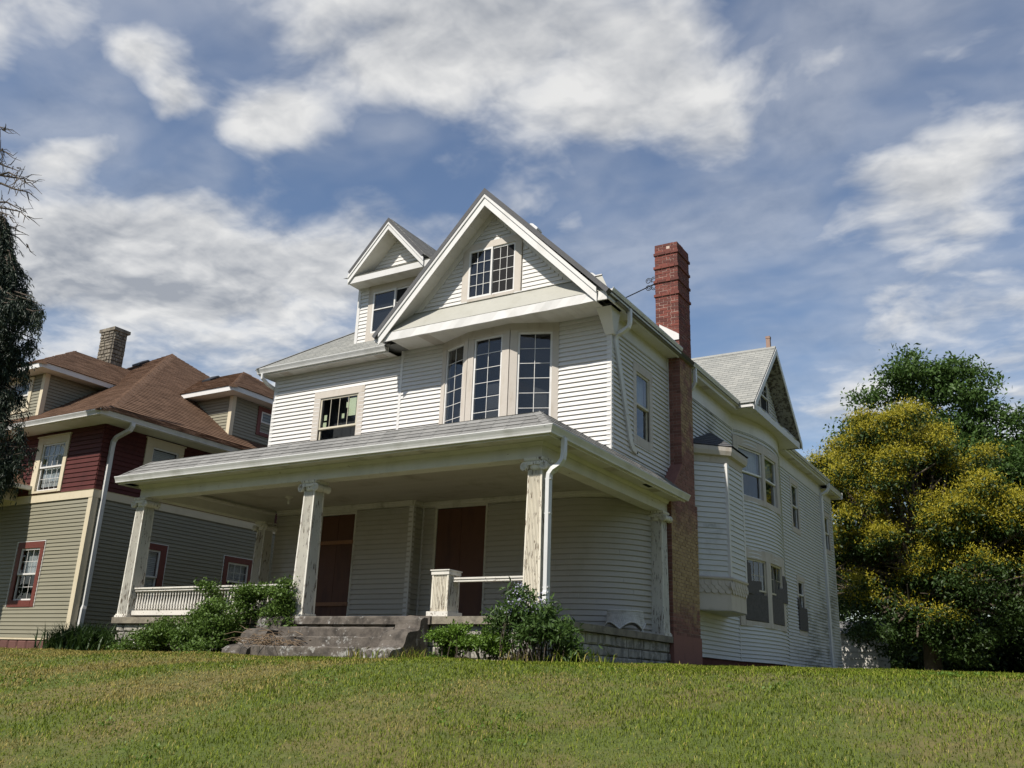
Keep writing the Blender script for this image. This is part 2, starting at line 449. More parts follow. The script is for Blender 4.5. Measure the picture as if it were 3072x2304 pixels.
# neighbour
M['khaki'] = simple('khaki_vinyl', (.215, .203, .150), .5, .03, (.85, .84, .8), 1.0, .3, 1, .04, 40, .35, .03)
M['oxblood'] = simple('oxblood_shingle', (.072, .016, .013), .65, .12, (.55, .5, .5), 3, .6, .4, .15, 40, .3, .14)
M['cream'] = simple('cream_trim_paint', (.54, .475, .345), .55, .04, (.75, .72, .66), 3, .4, .5, .05, 40)
M['redtrim'] = simple('brick_red_trim', (.125, .034, .026), .55, .06, (.8, .75, .7), 4, .4, 1, .05, 40)

# ------------------------------------------------------------------ walls and windows
class Wall:
    def __init__(s, path, z0, z1, exp=.1016, lip=.033):
        s.path = path; s.z0 = z0; s.z1 = z1; s.e = exp; s.L = plen(path); s.open = []; s.lip = lip
    def prof(s, za, zb):
        return [(-.003, za), (s.lip, za), (s.lip * .94, za + .012), (.010, zb - .020), (-.003, zb - .020)]
    def build(s, house, mat, individual=True, into=None, name='wall', lim=None):
        zs = sorted({s.z0, s.z1, *[q for o in s.open for q in (o[2], o[3]) if s.z0 < q < s.z1]})
        br = {0.0, s.L, *[q for o in s.open for q in (o[0], o[1]) if 0 < q < s.L]}
        acc = 0
        br = sorted(br)
        mb = MB()
        if lim is None:
            for i in range(len(zs) - 1):
                for j in range(len(br) - 1):
                    zm = (zs[i] + zs[i + 1]) / 2; sm = (br[j] + br[j + 1]) / 2
                    if any(o[0] < sm < o[1] and o[2] < zm < o[3] for o in s.open): continue
                    mb.sweep(clip(s.path, br[j], br[j + 1]), [(-.06, zs[i]), (-.002, zs[i]), (-.002, zs[i + 1]), (-.06, zs[i + 1])])
        else:
            mb.sweep(s.path, [(-.06, s.z0), (-.002, s.z0), (-.002, s.z0 + .05), (-.06, s.z0 + .05)])
        wall = mk(name, mb, mat, house)
        z = s.z0
        while z < s.z1 - .02:
            zb = min(z + s.e, s.z1); iv = [(0.0, s.L)] if lim is None else [lim((z + zb) / 2)]
            if iv[0] is None: z += s.e; continue
            for o in s.open:
                if o[3] + .03 > z and o[2] - .03 < zb:
                    nv = []
                    for a, b in iv:
                        if o[0] - .03 > a: nv.append((a, min(b, o[0] - .03)))
                        if o[1] + .03 < b: nv.append((max(a, o[1] + .03), b))
                    iv = [q for q in nv if q[1] - q[0] > .02]
            iv2 = []
            for a, b in iv:                            # lengths are lapped where a run is longer than one board
                if b - a > 3.7:
                    m_ = a + (b - a) * random.uniform(.3, .7); iv2 += [(a, m_ - .002), (m_ + .002, b)]
                else: iv2.append((a, b))
            for a, b in iv2:
                t = MB() if into is None else into
                t.sweep(clip(s.path, a, b), s.prof(z, zb))
                if into is None: mk('siding_board', t, mat, wall)
            z += s.e
        return wall

def window(house, fr, a0, a1, z0, z1, casing=(.14, .14, .16, .12), cmat='primer', smat='sash_w', grid=(1, 1), grid2=None, split=None, style='hung', name='window', inner=None, proud=.03, backing=True, cb0=0.0):
    """casing l, r, top, bottom; grid of panes in the upper (or left) sash, grid2 in the other"""
    l, r, t, bt = casing
    mb = MB()
    if l: mb.fbox(fr, a0 - l, a0, cb0, proud, z0 - bt, z1)
    if r: mb.fbox(fr, a1, a1 + r, cb0, proud, z0 - bt, z1)
    if t: mb.fbox(fr, a0 - l, a1 + r, cb0, proud + .004, z1, z1 + t)
    if bt: mb.fbox(fr, a0, a1, cb0, proud + .006, z0 - bt, z0)
    # reveal
    for q in ((a0 - .004, a0, z0, z1), (a1, a1 + .004, z0, z1)): mb.fbox(fr, q[0], q[1], -.12 if backing else cb0, -.001, q[2], q[3])
    win = mk(name, mb, M[cmat], house)
    if backing:
        ib = MB()
        ib.fbox(fr, a0 - .02, a1 + .02, -.45, -.43, z0 - .02, z1 + .02)
        ib.fbox(fr, a0 - .03, a0 - .02, -.44, -.13, z0 - .02, z1 + .02); ib.fbox(fr, a1 + .02, a1 + .03, -.44, -.13, z0 - .02, z1 + .02)
        ib.fbox(fr, a0 - .02, a1 + .02, -.44, -.13, z1 + .02, z1 + .03); ib.fbox(fr, a0 - .02, a1 + .02, -.44, -.13, z0 - .03, z0 - .02)
        mk('room', ib, M['dark_in'], win)
    f = .045
    if style == 'hung':
        zm = (z0 + z1) / 2 if split is None else split
        sashes = [(a0, a1, zm - .02, z1, .0, grid), (a0, a1, z0, zm + .02, -.035, grid2 or (1, 1))]
    elif style == 'slide':
        am = (a0 + a1) / 2 if split is None else split
        sashes = [(a0, am + .02, z0, z1, 0, grid), (am - .02, a1, z0, z1, -.03, grid2 or grid)]
    else:
        sashes = [(a0, a1, z0, z1, 0, grid)]
    for si, (p, q, u, v, off, g) in enumerate(sashes):
        sb = MB()
        sb.fbox(fr, p, p + f, off - .035, off + .006, u, v); sb.fbox(fr, q - f, q, off - .035, off + .006, u, v)
        sb.fbox(fr, p + f, q - f, off - .035, off + .005, v - f, v); sb.fbox(fr, p + f, q - f, off - .035, off + .007, u, u + f)
        sash = mk('sash', sb, M[smat], win)
        nx, nz = g; W = (q - p - 2 * f); H = (v - u - 2 * f)
        for i in range(nx):
            for j in range(nz):
                pb = MB(); pb.fbox(fr, p + f + W * i / nx, p + f + W * (i + 1) / nx, off - .020, off - .016, u + f + H * j / nz, u + f + H * (j + 1) / nz)
                mk('pane', pb, M['glass'], win)
        if nx * nz > 1:
            gb = MB(); h = .0055
            for i in range(1, nx): gb.fbox(fr, p + f + W * i / nx - h, p + f + W * i / nx + h, off - .014, off - .004, u + f, v - f)
            for j in range(1, nz): gb.fbox(fr, p + f, q - f, off - .015, off - .005, u + f + H * j / nz - h, u + f + H * j / nz + h)
            mk('muntin', gb, M[smat], win)
    if inner:                                          # curtain or blind hanging inside: (material, coverage from top, slats?)
        mat, cov, slats = inner
        cb = MB(); zb = z1 - (z1 - z0) * cov
        if slats:
            z = z1 - .05
            while z > zb:
                cb.fbox(fr, a0 + .03, a1 - .03, -.125, -.112, z - .043, z); z -= .05
        else:
            n = 28; ring = []
            for zz in (zb, z1 - .02):
                pts = [fr.P(a0 + .03 + (a1 - a0 - .06) * i / n, -.12 + .008 * math.sin(i * 1.9), zz) for i in range(n + 1)]
                ring.append(pts + [fr.P(a0 + .03 + (a1 - a0 - .06) * i / n, -.125 + .008 * math.sin(i * 1.9), zz) for i in reversed(range(n + 1))])
            cb.loft(ring)
        mk('curtain' if not slats else 'blind', cb, M[mat], win)
    return win

def shingle_rows(P0, u, w, nrm, bmax, lf, rf, exp, tabw, mat, parent, individual, name='shingle', thick=.012, jit=.0, start=0.0, cap=None):
    """P0 origin; u along, w up-slope, nrm normal; lf(b), rf(b) limits"""
    P0, u, w, nrm = map(Vector, (P0, u, w, nrm)); joined = MB(); b = start; row = 0
    while b < bmax - .01:
        b1 = min(b + exp, bmax)
        lo = min(lf(b), lf(b1)); hi = max(rf(b), rf(b1))
        a = lo - tabw * ((row % 2) * .5 + random.random() * .06)
        while a < hi:
            a1 = a + tabw - .006
            c = [(max(a, lf(b)), b), (min(a1, rf(b)), b), (min(a1, rf(b1)), b1 + .012), (max(a, lf(b1)), b1 + .012)]
            a += tabw
            if c[1][0] - c[0][0] < .01 and c[2][0] - c[3][0] < .01: continue
            if c[1][0] < c[0][0]: c[1] = c[0]
            if c[2][0] < c[3][0]: c[2] = c[3]
            j = random.uniform(0, jit)
            top = [P0 + u * p + w * q + nrm * ((thick + j) if k < 2 else .003) for k, (p, q) in enumerate(c)]
            bot = [P0 + u * p + w * q - nrm * .004 for p, q in c]
            t = MB() if individual else joined
            t.loft([bot, top])
            if individual: mk(name, t, mat, parent)
        b = b1; row += 1
    if not individual:
        return mk('shingles', joined, mat, parent, kind='stuff')

# ------------------------------------------------------------------ the white house
H = empty('house', (-5.1, 3.4, -.72), 'large white clapboard house with front porch, steep front gable and tall brick chimney', 'house')
YW, XW, XL, YB = 3.36, -.31, -9.92, 23.62
YG = 2.92                                              # face of the big gable
ZP = 3.40                                              # porch deck against the wall
Z_SL, Z_SR = 6.34, 6.45                                # soffits left / under the gable

# upper front wall, left bay of it
w1 = Wall([(XL, YW), (-5.80, YW)], ZP, Z_SL)
fr1 = FR(*w1.path)
w1.open.append((-8.27 - XL, -7.05 - XL, 3.98, 5.56))
w1.build(H, M['vinyl'])
W1 = window(H, fr1, -8.27 - XL, -7.05 - XL, 3.98, 5.56, (.21, .19, .17, .14), 'primer', 'sash_c', (4, 1), (1, 1))
for q in ((.90, 1.13, 5.02, 5.47), (.815, .90, 5.24, 5.38), (.70, .78, 4.98, 5.10), (.13, .215, 4.98, 5.12), (.11, .22, 4.70 + .11, 4.93)):
    mk('paper_note', MB().fbox(fr1, 1.65 + q[0], 1.65 + q[1], -.030, -.0275, q[2], q[3]), M['paper'], W1)
# right of it, either side of the bow window
w2 = Wall([(-5.74, YW), (-4.58, YW)], ZP, Z_SR); w2.build(H, M['vinyl'])
w3 = Wall([(-1.53, YW), (XW, YW)], ZP, Z_SR); w3.build(H, M['vinyl'])
# upper right side wall
w4 = Wall([(XW, YW), (XW, 6.56)], ZP - .05, 6.12); fr4 = FR(*w4.path)
w4.open.append((4.61 - YW, 5.35 - YW, 4.09, 5.55)); w4.build(H, M['vinyl'])
window(H, fr4, 4.61 - YW, 5.35 - YW, 4.09, 5.55, (.17, .17, .18, .20), 'primer', 'sash_c', (1, 1), (1, 1), inner=('curtain', .52, False))
mk('frieze_board', MB().sweep([(XW, YW + .09), (XW, 6.54)], [(-.03, 6.12), (.012, 6.12), (.012, 6.45), (-.03, 6.45)]), M['vinyl'], H)
mk('frieze_moulding', MB().sweep([(XW, YW + .09), (XW, 6.54)], [(.0125, 6.12), (.028, 6.12), (.028, 6.15), (.0125, 6.15)]), M['trim_white'], H)
# corner boards
def corner(x, y, z0, z1, sx, sy, wd=.085, mat='trim_white'):
    m = MB()
    xa, xb = sorted((x + sx * .022, x - sx * wd)); ya, yb = sorted((y + sy * .022, y + sy * .0))
    m.box(xa, xb, ya, yb, z0, z1)
    ya, yb = sorted((y, y - sy * wd)); xa, xb = sorted((x + sx * .022, x))
    m.box(xa, xb, ya, yb, z0, z1)
    mk('corner_board', m, M[mat], H)
corner(XW, YW, ZP, 6.43, 1, -1); corner(XL, YW, ZP, Z_SL - .004, -1, -1)
mk('corner_board', MB().box(-5.81, -5.735, YW - .03, YW, ZP, Z_SR - .004), M['trim_white'], H)

# bow window of three tall lights
BP = [(-4.58, YW), (-3.64, 3.005), (-2.53, 2.96), (-1.53, YW)]
mk('bow_head', MB().sweep(BP, [(-.05, 6.30), (.03, 6.30), (.03, 6.45), (-.05, 6.45)]), M['primer'], H)
mk('bow_sill', MB().sweep(BP, [(-.05, 3.42), (.04, 3.42), (.04, 3.74), (-.05, 3.74)]), M['primer'], H)
bw = [(.15, .155), (.16, .19), (.17, .15)]
for i in range(3):
    fr = FR(BP[i], BP[i + 1]); l, r = bw[i]
    l2, r2 = fr.L * 0, 0
    window(H, fr, l, fr.L - r, 3.80, 6.24, (l - .004, r - .004, .06, .06), 'primer', 'sash_w', (2, 7), style='fixed', name='bow_window')

# ground floor front: left block, return, recessed wall with rounded corner
ZC = 2.92
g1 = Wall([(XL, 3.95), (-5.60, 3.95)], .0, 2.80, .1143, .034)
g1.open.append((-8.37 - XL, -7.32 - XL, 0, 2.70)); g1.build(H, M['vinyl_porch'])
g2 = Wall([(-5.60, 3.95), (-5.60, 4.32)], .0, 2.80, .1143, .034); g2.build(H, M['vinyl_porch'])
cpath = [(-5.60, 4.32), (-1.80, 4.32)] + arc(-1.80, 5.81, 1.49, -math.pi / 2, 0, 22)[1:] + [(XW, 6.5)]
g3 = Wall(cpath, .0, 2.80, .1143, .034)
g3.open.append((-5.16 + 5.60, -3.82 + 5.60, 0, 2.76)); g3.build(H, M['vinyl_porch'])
for path in ([(XL, 3.95), (-5.60, 3.95)], [(-5.60, 3.93), (-5.60, 4.32)], cpath):
    mk('frieze_board', MB().sweep(path, [(-.05, 2.79), (.035, 2.79), (.035, 2.84), (.055, 2.86), (.055, 2.92), (-.05, 2.92)]), M['porch_old'], H)
mk('corner_board', MB().box(-5.70, -5.575, 3.925, 3.949, 0, 2.788).box(-5.599, -5.575, 3.949, 4.02, 0, 2.788), M['trim_white'], H)
mk('corner_board', MB().box(-5.575, -5.54, 4.285, 4.319, 0, 2.788), M['trim_white'], H)
# boarded doorways
def boarded(x0, x1, y, zt, battens, name):
    d = mk(name, MB().box(x0 - .07, x0, y - .03, y, 0, zt + .10).box(x1, x1 + .05, y - .03, y, 0, zt + .10).box(x0, x1, y - .03, y, zt, zt + .10).box(x0, x1, y + .10, y + .12, 0, zt), M['porch_old'], H)
    xm = (x0 + x1) / 2 + .01
    mk('plywood_panel', MB().box(x0 + .01, xm - .006, y - .012, y + .01, .005, zt - .02), M['plywood'], d)
    mk('plywood_panel', MB().box(xm + .006, x1 - .005, y - .016, y + .01, .005, zt - .005), M['plywood'], d)
    for z in battens:
        mk('batten', MB().box(x0 - .02, x1 + .01, y - .06, y - .018, z, z + .088), M['lumber'], d)
boarded(-8.36, -7.32, 3.95, 2.70, (.53, 1.98), 'boarded_doorway')
boarded(-5.155, -3.825, 4.32, 2.75, (), 'boarded_doorway')

# ------------------------------------------------------------------ rear wing, right side
BAY = arc(-6.52, 13.70, 6.64, -math.asin(2.35 / 6.64), math.asin(2.35 / 6.64), 20)
BAY[0] = (XW, 11.36); BAY[-1] = (XW, 16.05)
rear = MB()
ZB0 = -.31
r1 = Wall([(XW, 6.56), (XW, 11.36)], ZB0, 5.95); r1.build(H, M['mildew'], into=rear)
r2 = Wall(BAY, ZB0, 5.95)
def bays(y):                                           # arc length at a given y
    s = 0
    for i in range(len(BAY) - 1):
        a, b = Vector(BAY[i]), Vector(BAY[i + 1])
        if a.y <= y <= b.y: return s + (b - a).length * (y - a.y) / (b.y - a.y)
        s += (b - a).length
    return s
def bayx(y): return -6.52 + math.sqrt(6.64 ** 2 - (y - 13.7) ** 2)
def bayfr(y0, y1):
    return FR((bayx(y0), y0), (bayx(y1), y1))
for (y0, y1, z0, z1) in ((11.30 + .25, 12.80, 4.12, 5.50), (12.98, 14.10, 4.12, 5.50), (11.58, 12.75, .74, 2.40), (13.05, 14.15, .74, 2.40)):
    r2.open.append((bays(y0) - .01, bays(y1) + .01, z0, z1))
r2.build(H, M['mildew'], into=rear)
r3 = Wall([(XW, 16.05), (XW, YB)], ZB0 + .03, 5.95); fr5 = FR(*r3.path)
for q in ((17.58, 18.36, 4.16, 5.62), (17.74, 18.42, 1.55, 2.42), (22.2, 22.95, 4.05, 5.30)):
    r3.open.append((q[0] - 16.05, q[1] - 16.05, q[2], q[3]))
r3.build(H, M['mildew'], into=rear)
for path, mt in (([(XW, YB), (XL, YB)], 'vinyl'), ([(XL, YB), (XL, 3.96)], 'vinyl')):
    Wall(path, ZB0, 6.36).build(H, M[mt], into=rear)
Wall([(XL, 3.95), (XL, YW)], 3.42, 6.34).build(H, M['vinyl'], into=rear)
mk('siding', rear, M['mildew'], H, kind='stuff')
for path in ([(XW, 7.36), (XW, 11.36)], BAY, [(XW, 16.05), (XW, YB)]):
    mk('frieze_board', MB().sweep(path, [(-.05, 5.95), (.02, 5.95), (.02, 6.38), (-.05, 6.38)]), M['trim_white'], H)
    mk('frieze_moulding', MB().sweep(path, [(.0205, 5.93), (.035, 5.93), (.035, 5.97), (.0205, 5.97)]), M['trim_white'], H)
mk('corner_board', MB().box(XW, XW + .03, 11.30, 11.38, ZB0, 5.93), M['trim_white'], H)
corner(XW, YB, ZB0, 6.3, 1, 1, .1)
mk('foundation', MB().sweep([(XW - .03, 6.6), (XW - .03, 11.36)] + [(x - .04, y) for x, y in BAY[1:-1]] + [(XW - .03, 16.05), (XW - .03, YB - .03), (XL + .03, YB - .03), (XL + .03, 4.0)], [(-.25, -1.3), (0, -1.3), (0, -.315), (-.25, -.315)]), M['brick_found'], H)
for (y0, y1, z0, z1, gr, cas) in ((11.55, 12.80, 4.12, 5.50, (1, 1), (.26, .10, .26, .16)), (12.98, 14.10, 4.12, 5.50, (1, 1), (.09, .24, .26, .16))):
    f = bayfr(y0, y1); window(H, f, .0, f.L, z0, z1, cas, 'primer', 'sash_w', gr, (1, 1), inner=('curtain', .48, False), proud=.045)
for (y0, y1, z0, z1, gr, cas) in ((11.58, 12.75, .74, 2.40, (4, 2), (.26, .16, .28, .14)), (13.05, 14.15, .74, 2.40, (3, 2), (.15, .22, .28, .14))):
    f = bayfr(y0, y1); wb = window(H, f, .0, f.L, z0, z1, cas, 'primer', 'sash_c', gr, (1, 1), proud=.045)
    mk('chipboard_panel', MB().fbox(f, -.02, f.L - .01, .03, .05, .76, 1.46), M['osb'], wb)
# the long broken chipboard sheet nailed across both lower windows
f = bayfr(11.52, 14.45)
out = [(0, 1.46), (2.95, 1.38), (2.95, 2.0), (2.80, 2.16), (2.66, 2.16), (2.66, 1.80), (2.2, 1.74), (2.05, 2.05), (1.93, 2.30), (1.48, 2.30), (1.46, 1.86), (.38, 1.80), (.36, 2.26), (.05, 2.28)]
mk('chipboard_sheet', MB().loft([[f.P(a, .10, z) for a, z in out], [f.P(a, .122, z) for a, z in out]]), M['osb'], H)
window(H, fr5, 17.58 - 16.05, 18.36 - 16.05, 4.16, 5.62, (.18, .18, .18, .18), 'primer', 'sash_w', (1, 1), (1, 1), inner=('curtain', .5, False))
wb = window(H, fr5, 17.74 - 16.05, 18.42 - 16.05, 1.55, 2.42, (.16, .16, .18, .0), 'primer', 'sash_w', (1, 1), (1, 1))
mk('chipboard_panel', MB().fbox(fr5, 1.48, 2.55, .04, .062, .85, 1.58), M['osb'], wb)
mk('chipboard_panel', MB().fbox(fr5, 1.46, 1.60, .064, .08, 1.50, 1.86), M['osb'], wb)
mk('casing_apron', MB().fbox(fr5, 1.53, 2.53, .0, .03, .70, .845), M['primer'], wb)
window(H, fr5, 22.2 - 16.05, 22.95 - 16.05, 4.05, 5.30, (.12, .14, .17, .17), 'primer', 'sash_w', (1, 1), (1, 1), inner=('curtain', .5, False))

# small canted oriel behind the chimney
OP = [(XW + .012, 7.66), (.45, 8.40), (.45, 9.55), (XW + .012, 10.3)]
om = Wall(OP, 1.50, 4.22, .125, .02)
s1 = plen(OP[:2]); s2 = plen(OP[:3])
ori = mk('oriel', MB().loft([[(x, y, 1.46) for x, y in OP], [(x, y, 4.24) for x, y in OP]]), M['vinyl'], H)
z = 1.50
while z < 4.2:
    zb = min(z + .125, 4.22)
    for i in range(3):
        mk('siding_board', MB().sweep([OP[i], OP[i + 1]], [(.001, z), (.030, z), (.028, z + .014), (.012, zb - .016), (.001, zb - .016)]), M['mildew'], ori)
    z += .125
for (x, y), (dx, dy) in ((OP[1], (.02, -.02)), (OP[2], (.02, .02))):
    mk('corner_board', MB().box(x - .055, x + .028, y - .055 + dy * .5, y + .06 + dy * .5, 1.49, 4.22), M['trim_white'], ori)
mk('oriel_sill', MB().sweep(OP, [(-.05, 1.43), (.06, 1.43), (.07, 1.47), (.03, 1.50), (-.05, 1.50)]), M['primer'], ori)
mk('oriel_skirt', MB().sweep(OP, [(-.05, .72), (.0, .72), (.0, 1.43), (-.05, 1.43)]), M['primer'], ori)
mk('oriel_floor', MB().loft([[(x, y, .715) for x, y in OP], [(x, y, .735) for x, y in OP]]), M['porch_old'], ori)
# scalloped shingles under the sill
sc = MB(); pts = [(-.085, .16), (-.085, .05)] + [(.085 * math.cos(t), .05 + .085 * -math.sin(t) * .9) for t in [math.pi - .3 - i * (math.pi - .6) / 7 for i in range(8)]] + [(.085, .05), (.085, .16)]
sc.loft([[(a, .0, z) for a, z in pts], [(a, -.016 - (.012 if z < .1 else 0), z) for a, z in pts]])
SCM = data(sc, M['primer'])
for i in range(2):
    a, b = Vector(OP[i]), Vector(OP[i + 1]); L = (b - a).length; u = (b - a) / L; rz = math.atan2(u.y, u.x)
    for row in range(3):
        n = int(L / .172); n2 = n if row % 2 else n
        for k in range(n + (row % 2)):
            t = (k + (0 if row % 2 else .5)) * L / n
            if t > L: continue
            p = a + u * t + Vector((u.y, -u.x)) * (.004 + .006 * row)
            inst('scallop_shingle', SCM, (p.x, p.y, 1.13 + .085 * row), ori, rz)
mk('oriel_cornice', MB().sweep(OP, [(-.05, 4.22), (.02, 4.22), (.04, 4.38), (.13, 4.40), (.16, 4.50), (.16, 4.60), (-.05, 4.60)]), M['primer'], ori)
ap = (XW + .03, 9.45, 5.34); rim = [(XW + .03, 7.45), (.47, 8.26), (.63, 8.34), (.63, 9.62), (.50, 9.8), (XW + .03, 10.5)]
rf = MB()
for i in range(len(rim) - 1): rf.poly([(*rim[i], 4.615), (*rim[i + 1], 4.615), ap])
mk('oriel_roof', rf, M['shingle_dark'], ori)
jo = MB()
for i in range(len(rim) - 1):
    A, B, Cc = Vector((*rim[i], 4.62)), Vector((*rim[i + 1], 4.62)), Vector(ap)
    nn = (B - A).cross(Cc - A).normalized(); nn = nn if nn.z > 0 else -nn
    for k in range(7):
        t0, t1 = k / 7, (k + 1) / 7
        q = [A.lerp(Cc, t0) + nn * .016, B.lerp(Cc, t0) + nn * .016, B.lerp(Cc, t1) + nn * .004, A.lerp(Cc, t1) + nn * .004]
        jo.loft([[p - nn * .003 for p in q], q])
mk('shingles', jo, M['shingle_dark'], ori, kind='stuff')

# ------------------------------------------------------------------ eaves, gutters
def gutter(path, zt, d=.115, h=.125, name='gutter', parent=None, mat='gutter'):
    pr = [(0, zt), (0, zt - h), (d * .55, zt - h), (d * .60, zt - h * .80), (d * .74, zt - h * .52), (d * .92, zt - h * .24), (d * .97, zt - .018), (d, zt - .016), (d, zt), (d - .012, zt), (d - .012, zt - .03), (.012, zt - .03), (.012, zt)]
    return mk(name, MB().sweep(path, pr), M[mat], parent or H)
def soffit_panels(quads, z0, z1, fn, mat='soffit', parent=None):
    for q in quads: pass
# left front eave
mk('fascia', MB().sweep([(-10.17, YW + .4), (-10.17, 2.96), (-5.93, 2.96)], [(-.025, 6.31), (0, 6.31), (0, 6.455), (-.025, 6.455)]), M['trim_white'], H)
gutter([(-10.19, 2.965), (-5.95, 2.965)], 6.464)
x = -10.15
while x < -5.96:
    mk('soffit_panel', MB().box(x, min(x + .147, -5.95), 2.985, YW + .0, Z_SL - .006, Z_SL + .006), M['soffit'], H); x += .15
mk('soffit_board', MB().box(-10.15, XL - .001, YW + .001, YB, Z_SL - .006, Z_SL + .006), M['soffit'], H)
for x in (-9.55, -6.45):
    mk('soffit_vent', MB().box(x, x + .14, 3.06, 3.28, Z_SL - .012, Z_SL - .007).box(x + .16, x + .30, 3.06, 3.28, Z_SL - .012, Z_SL - .007), M['primer'], H)
mk('downspout', MB().ptube([(-10.0, 2.93, 6.34), (-10.0, 2.93, 6.22), (-9.97, 3.1, 6.1), (-9.965, 3.42, 6.03), (-9.965, 3.46, 5.9), (-9.965, 3.46, 3.42)], [(-.03, -.04), (.03, -.04), (.03, .04), (-.03, .04)]), M['gutter'], H)
# soffit under the big gable, around the bow
x = -5.90
def bow_y(x):
    for i in range(3):
        (xa, ya), (xb, yb) = BP[i], BP[i + 1]
        if xa <= x <= xb: return ya + (yb - ya) * (x - xa) / (xb - xa) - .02
    return YW
k = 0
while x < -.02:
    x1 = min(x + .147, -.02)
    ya, yb = bow_y(x), bow_y(x1)
    if not (k in (0, 1)):
        mk('soffit_panel', MB().loft([[(x, 2.52, Z_SR - .006), (x1, 2.52, Z_SR - .006), (x1, yb, Z_SR - .006), (x, ya, Z_SR - .006)], [(x, 2.52, Z_SR + .006), (x1, 2.52, Z_SR + .006), (x1, yb, Z_SR + .006), (x, ya, Z_SR + .006)]]), M['primer'] if k in (7, 8) else M['soffit'], H)
    x += .15; k += 1
mk('dark_opening', MB().box(-5.93, -5.6, 2.52, YW + .02, 6.50, 6.56), M['void'], H)
# right side eave of the front block and of the rear wing
def side_eave(y0, y1, zt, zs, xg=.0):
    mk('fascia', MB().box(xg - .03, xg, y0, y1, zs - .03, zt - .01), M['trim_white'], H)
    gutter([(xg + .001, y0), (xg + .001, y1)], zt, .11, .14)
    y = y0 + .02
    while y < y1 - .03:
        mk('soffit_panel', MB().box(XW + .0, xg - .031, y, min(y + .297, y1), zs - .006, zs + .006), M['soffit'], H); y += .30
    for y in np.arange(y0 + 1.3, y1 - .6, 2.4):
        mk('soffit_vent', MB().box(XW + .05, xg - .06, y, y + .13, zs - .013, zs - .0065).box(XW + .05, xg - .06, y + .16, y + .29, zs - .013, zs - .0065), M['primer'], H)
side_eave(2.56, 6.50, 6.65, Z_SR)
side_eave(7.36, 11.02, 6.58, 6.38, -.02)
side_eave(15.95, 21.95, 6.56, 6.38, -.02)
side_eave(21.95, 24.0, 6.40, 6.26, -.02)
mk('fascia', MB().box(-10.2, .1, 23.98, 24.02, 6.2, 6.45), M['trim_white'], H)
# corner bracket
mk('bracket', MB().loft([[(-.42, 3.31, 5.96), (-.22, 3.31, 5.96), (-.22, 3.42, 5.96), (-.42, 3.42, 5.96)], [(-.46, 2.95, 6.44), (-.12, 2.95, 6.44), (-.12, 3.42, 6.44), (-.46, 3.42, 6.44)]]), M['trim_white'], H)

# ------------------------------------------------------------------ main roof
PT = .78
roof = mk('roof', MB().loft([[(-10.2, 2.88, 6.455), (.08, 2.88, 6.455), (.08, 24.0, 6.455), (-10.2, 24.0, 6.455)], [(-10.2 + 3.6, 2.88 + 3.6, 6.455 + 3.6 * PT), (.08 - 3.6, 2.88 + 3.6, 6.455 + 3.6 * PT), (.08 - 3.6, 24 - 3.6, 6.455 + 3.6 * PT), (-10.2 + 3.6, 24 - 3.6, 6.455 + 3.6 * PT)]]), M['shingle'], H)
cs = 1 / math.sqrt(1 + PT * PT); sn = PT * cs
shingle_rows((-10.2, 2.86, 6.46), (1, 0, 0), (0, cs, sn), (0, -sn, cs), 3.6 / cs, lambda b: b * cs, lambda b: 4.4, .14, .305, M['shingle_pale'], roof, False)
mk('drip_edge', MB().box(-10.22, -5.95, 2.862, 2.885, 6.435, 6.462), M['void'], roof)
hp = [(-10.2 + t, 2.86 + t, 6.475 + t * PT) for t in np.linspace(0, 3.55, 14)]
mk('hip_cap', MB().ptube(hp, [(-.10, .03), (0, -.012), (.10, .03), (0, .02)]), M['shingle'], roof)
# big front gable roof
AX, AZ = -3.03, 9.66
def gable_slab(ax, az, ex, ez, y0, y1, th, mat, name, parent):
    d = Vector((ex - ax, 0, ez - az)).normalized(); n = Vector((-d.z, 0, d.x)); n = n if n.z > 0 else -n
    a, e = Vector((ax, 0, az)), Vector((ex, 0, ez))
    m = MB(); ring = []
    for y in (y0, y1):
        ring.append([(p.x, y, p.z) for p in (a + n * 0, e + n * 0, e - n * th, a - n * th * .0 - Vector((0, 0, th * 1.45)))])
    m.loft(ring); return mk(name, m, mat, parent)
groof = gable_slab(AX, AZ, -5.98, 6.53, 2.39, 7.6, .10, M['shingle_dark'], 'gable_roof', H)
gable_slab(AX, AZ, .09, 6.56, 2.39, 7.6, .10, M['shingle_dark'], 'gable_roof', H)
# rake boards: broad white fascia with a crown strip above
def rake(ax, az, ex, ez, y0, y1, off0, off1, mat, name, parent):
    d = Vector((ex - ax, 0, ez - az)).normalized(); n = Vector((d.z, 0, -d.x)); n = n if n.z < 0 else -n
    k = 1 / abs(n.z)
    m = MB(); ring = []
    for y in (y0, y1):
        ring.append([(ax, y, az - off0 * k), (ex, y, ez - off0 * k), (ex, y, ez - off1 * k), (ax, y, az - off1 * k)])
    m.loft(ring); return mk(name, m, mat, parent)
for ex, ez in ((-5.80, 6.72), (-.20, 6.76)):
    rake(AX, AZ, ex, ez, 2.425, 2.445, .10, .30, M['trim_white'], 'rake_board', H)
    rake(AX, AZ, ex, ez, 2.4, 2.4245, .085, .16, M['trim_white'], 'rake_moulding', H)
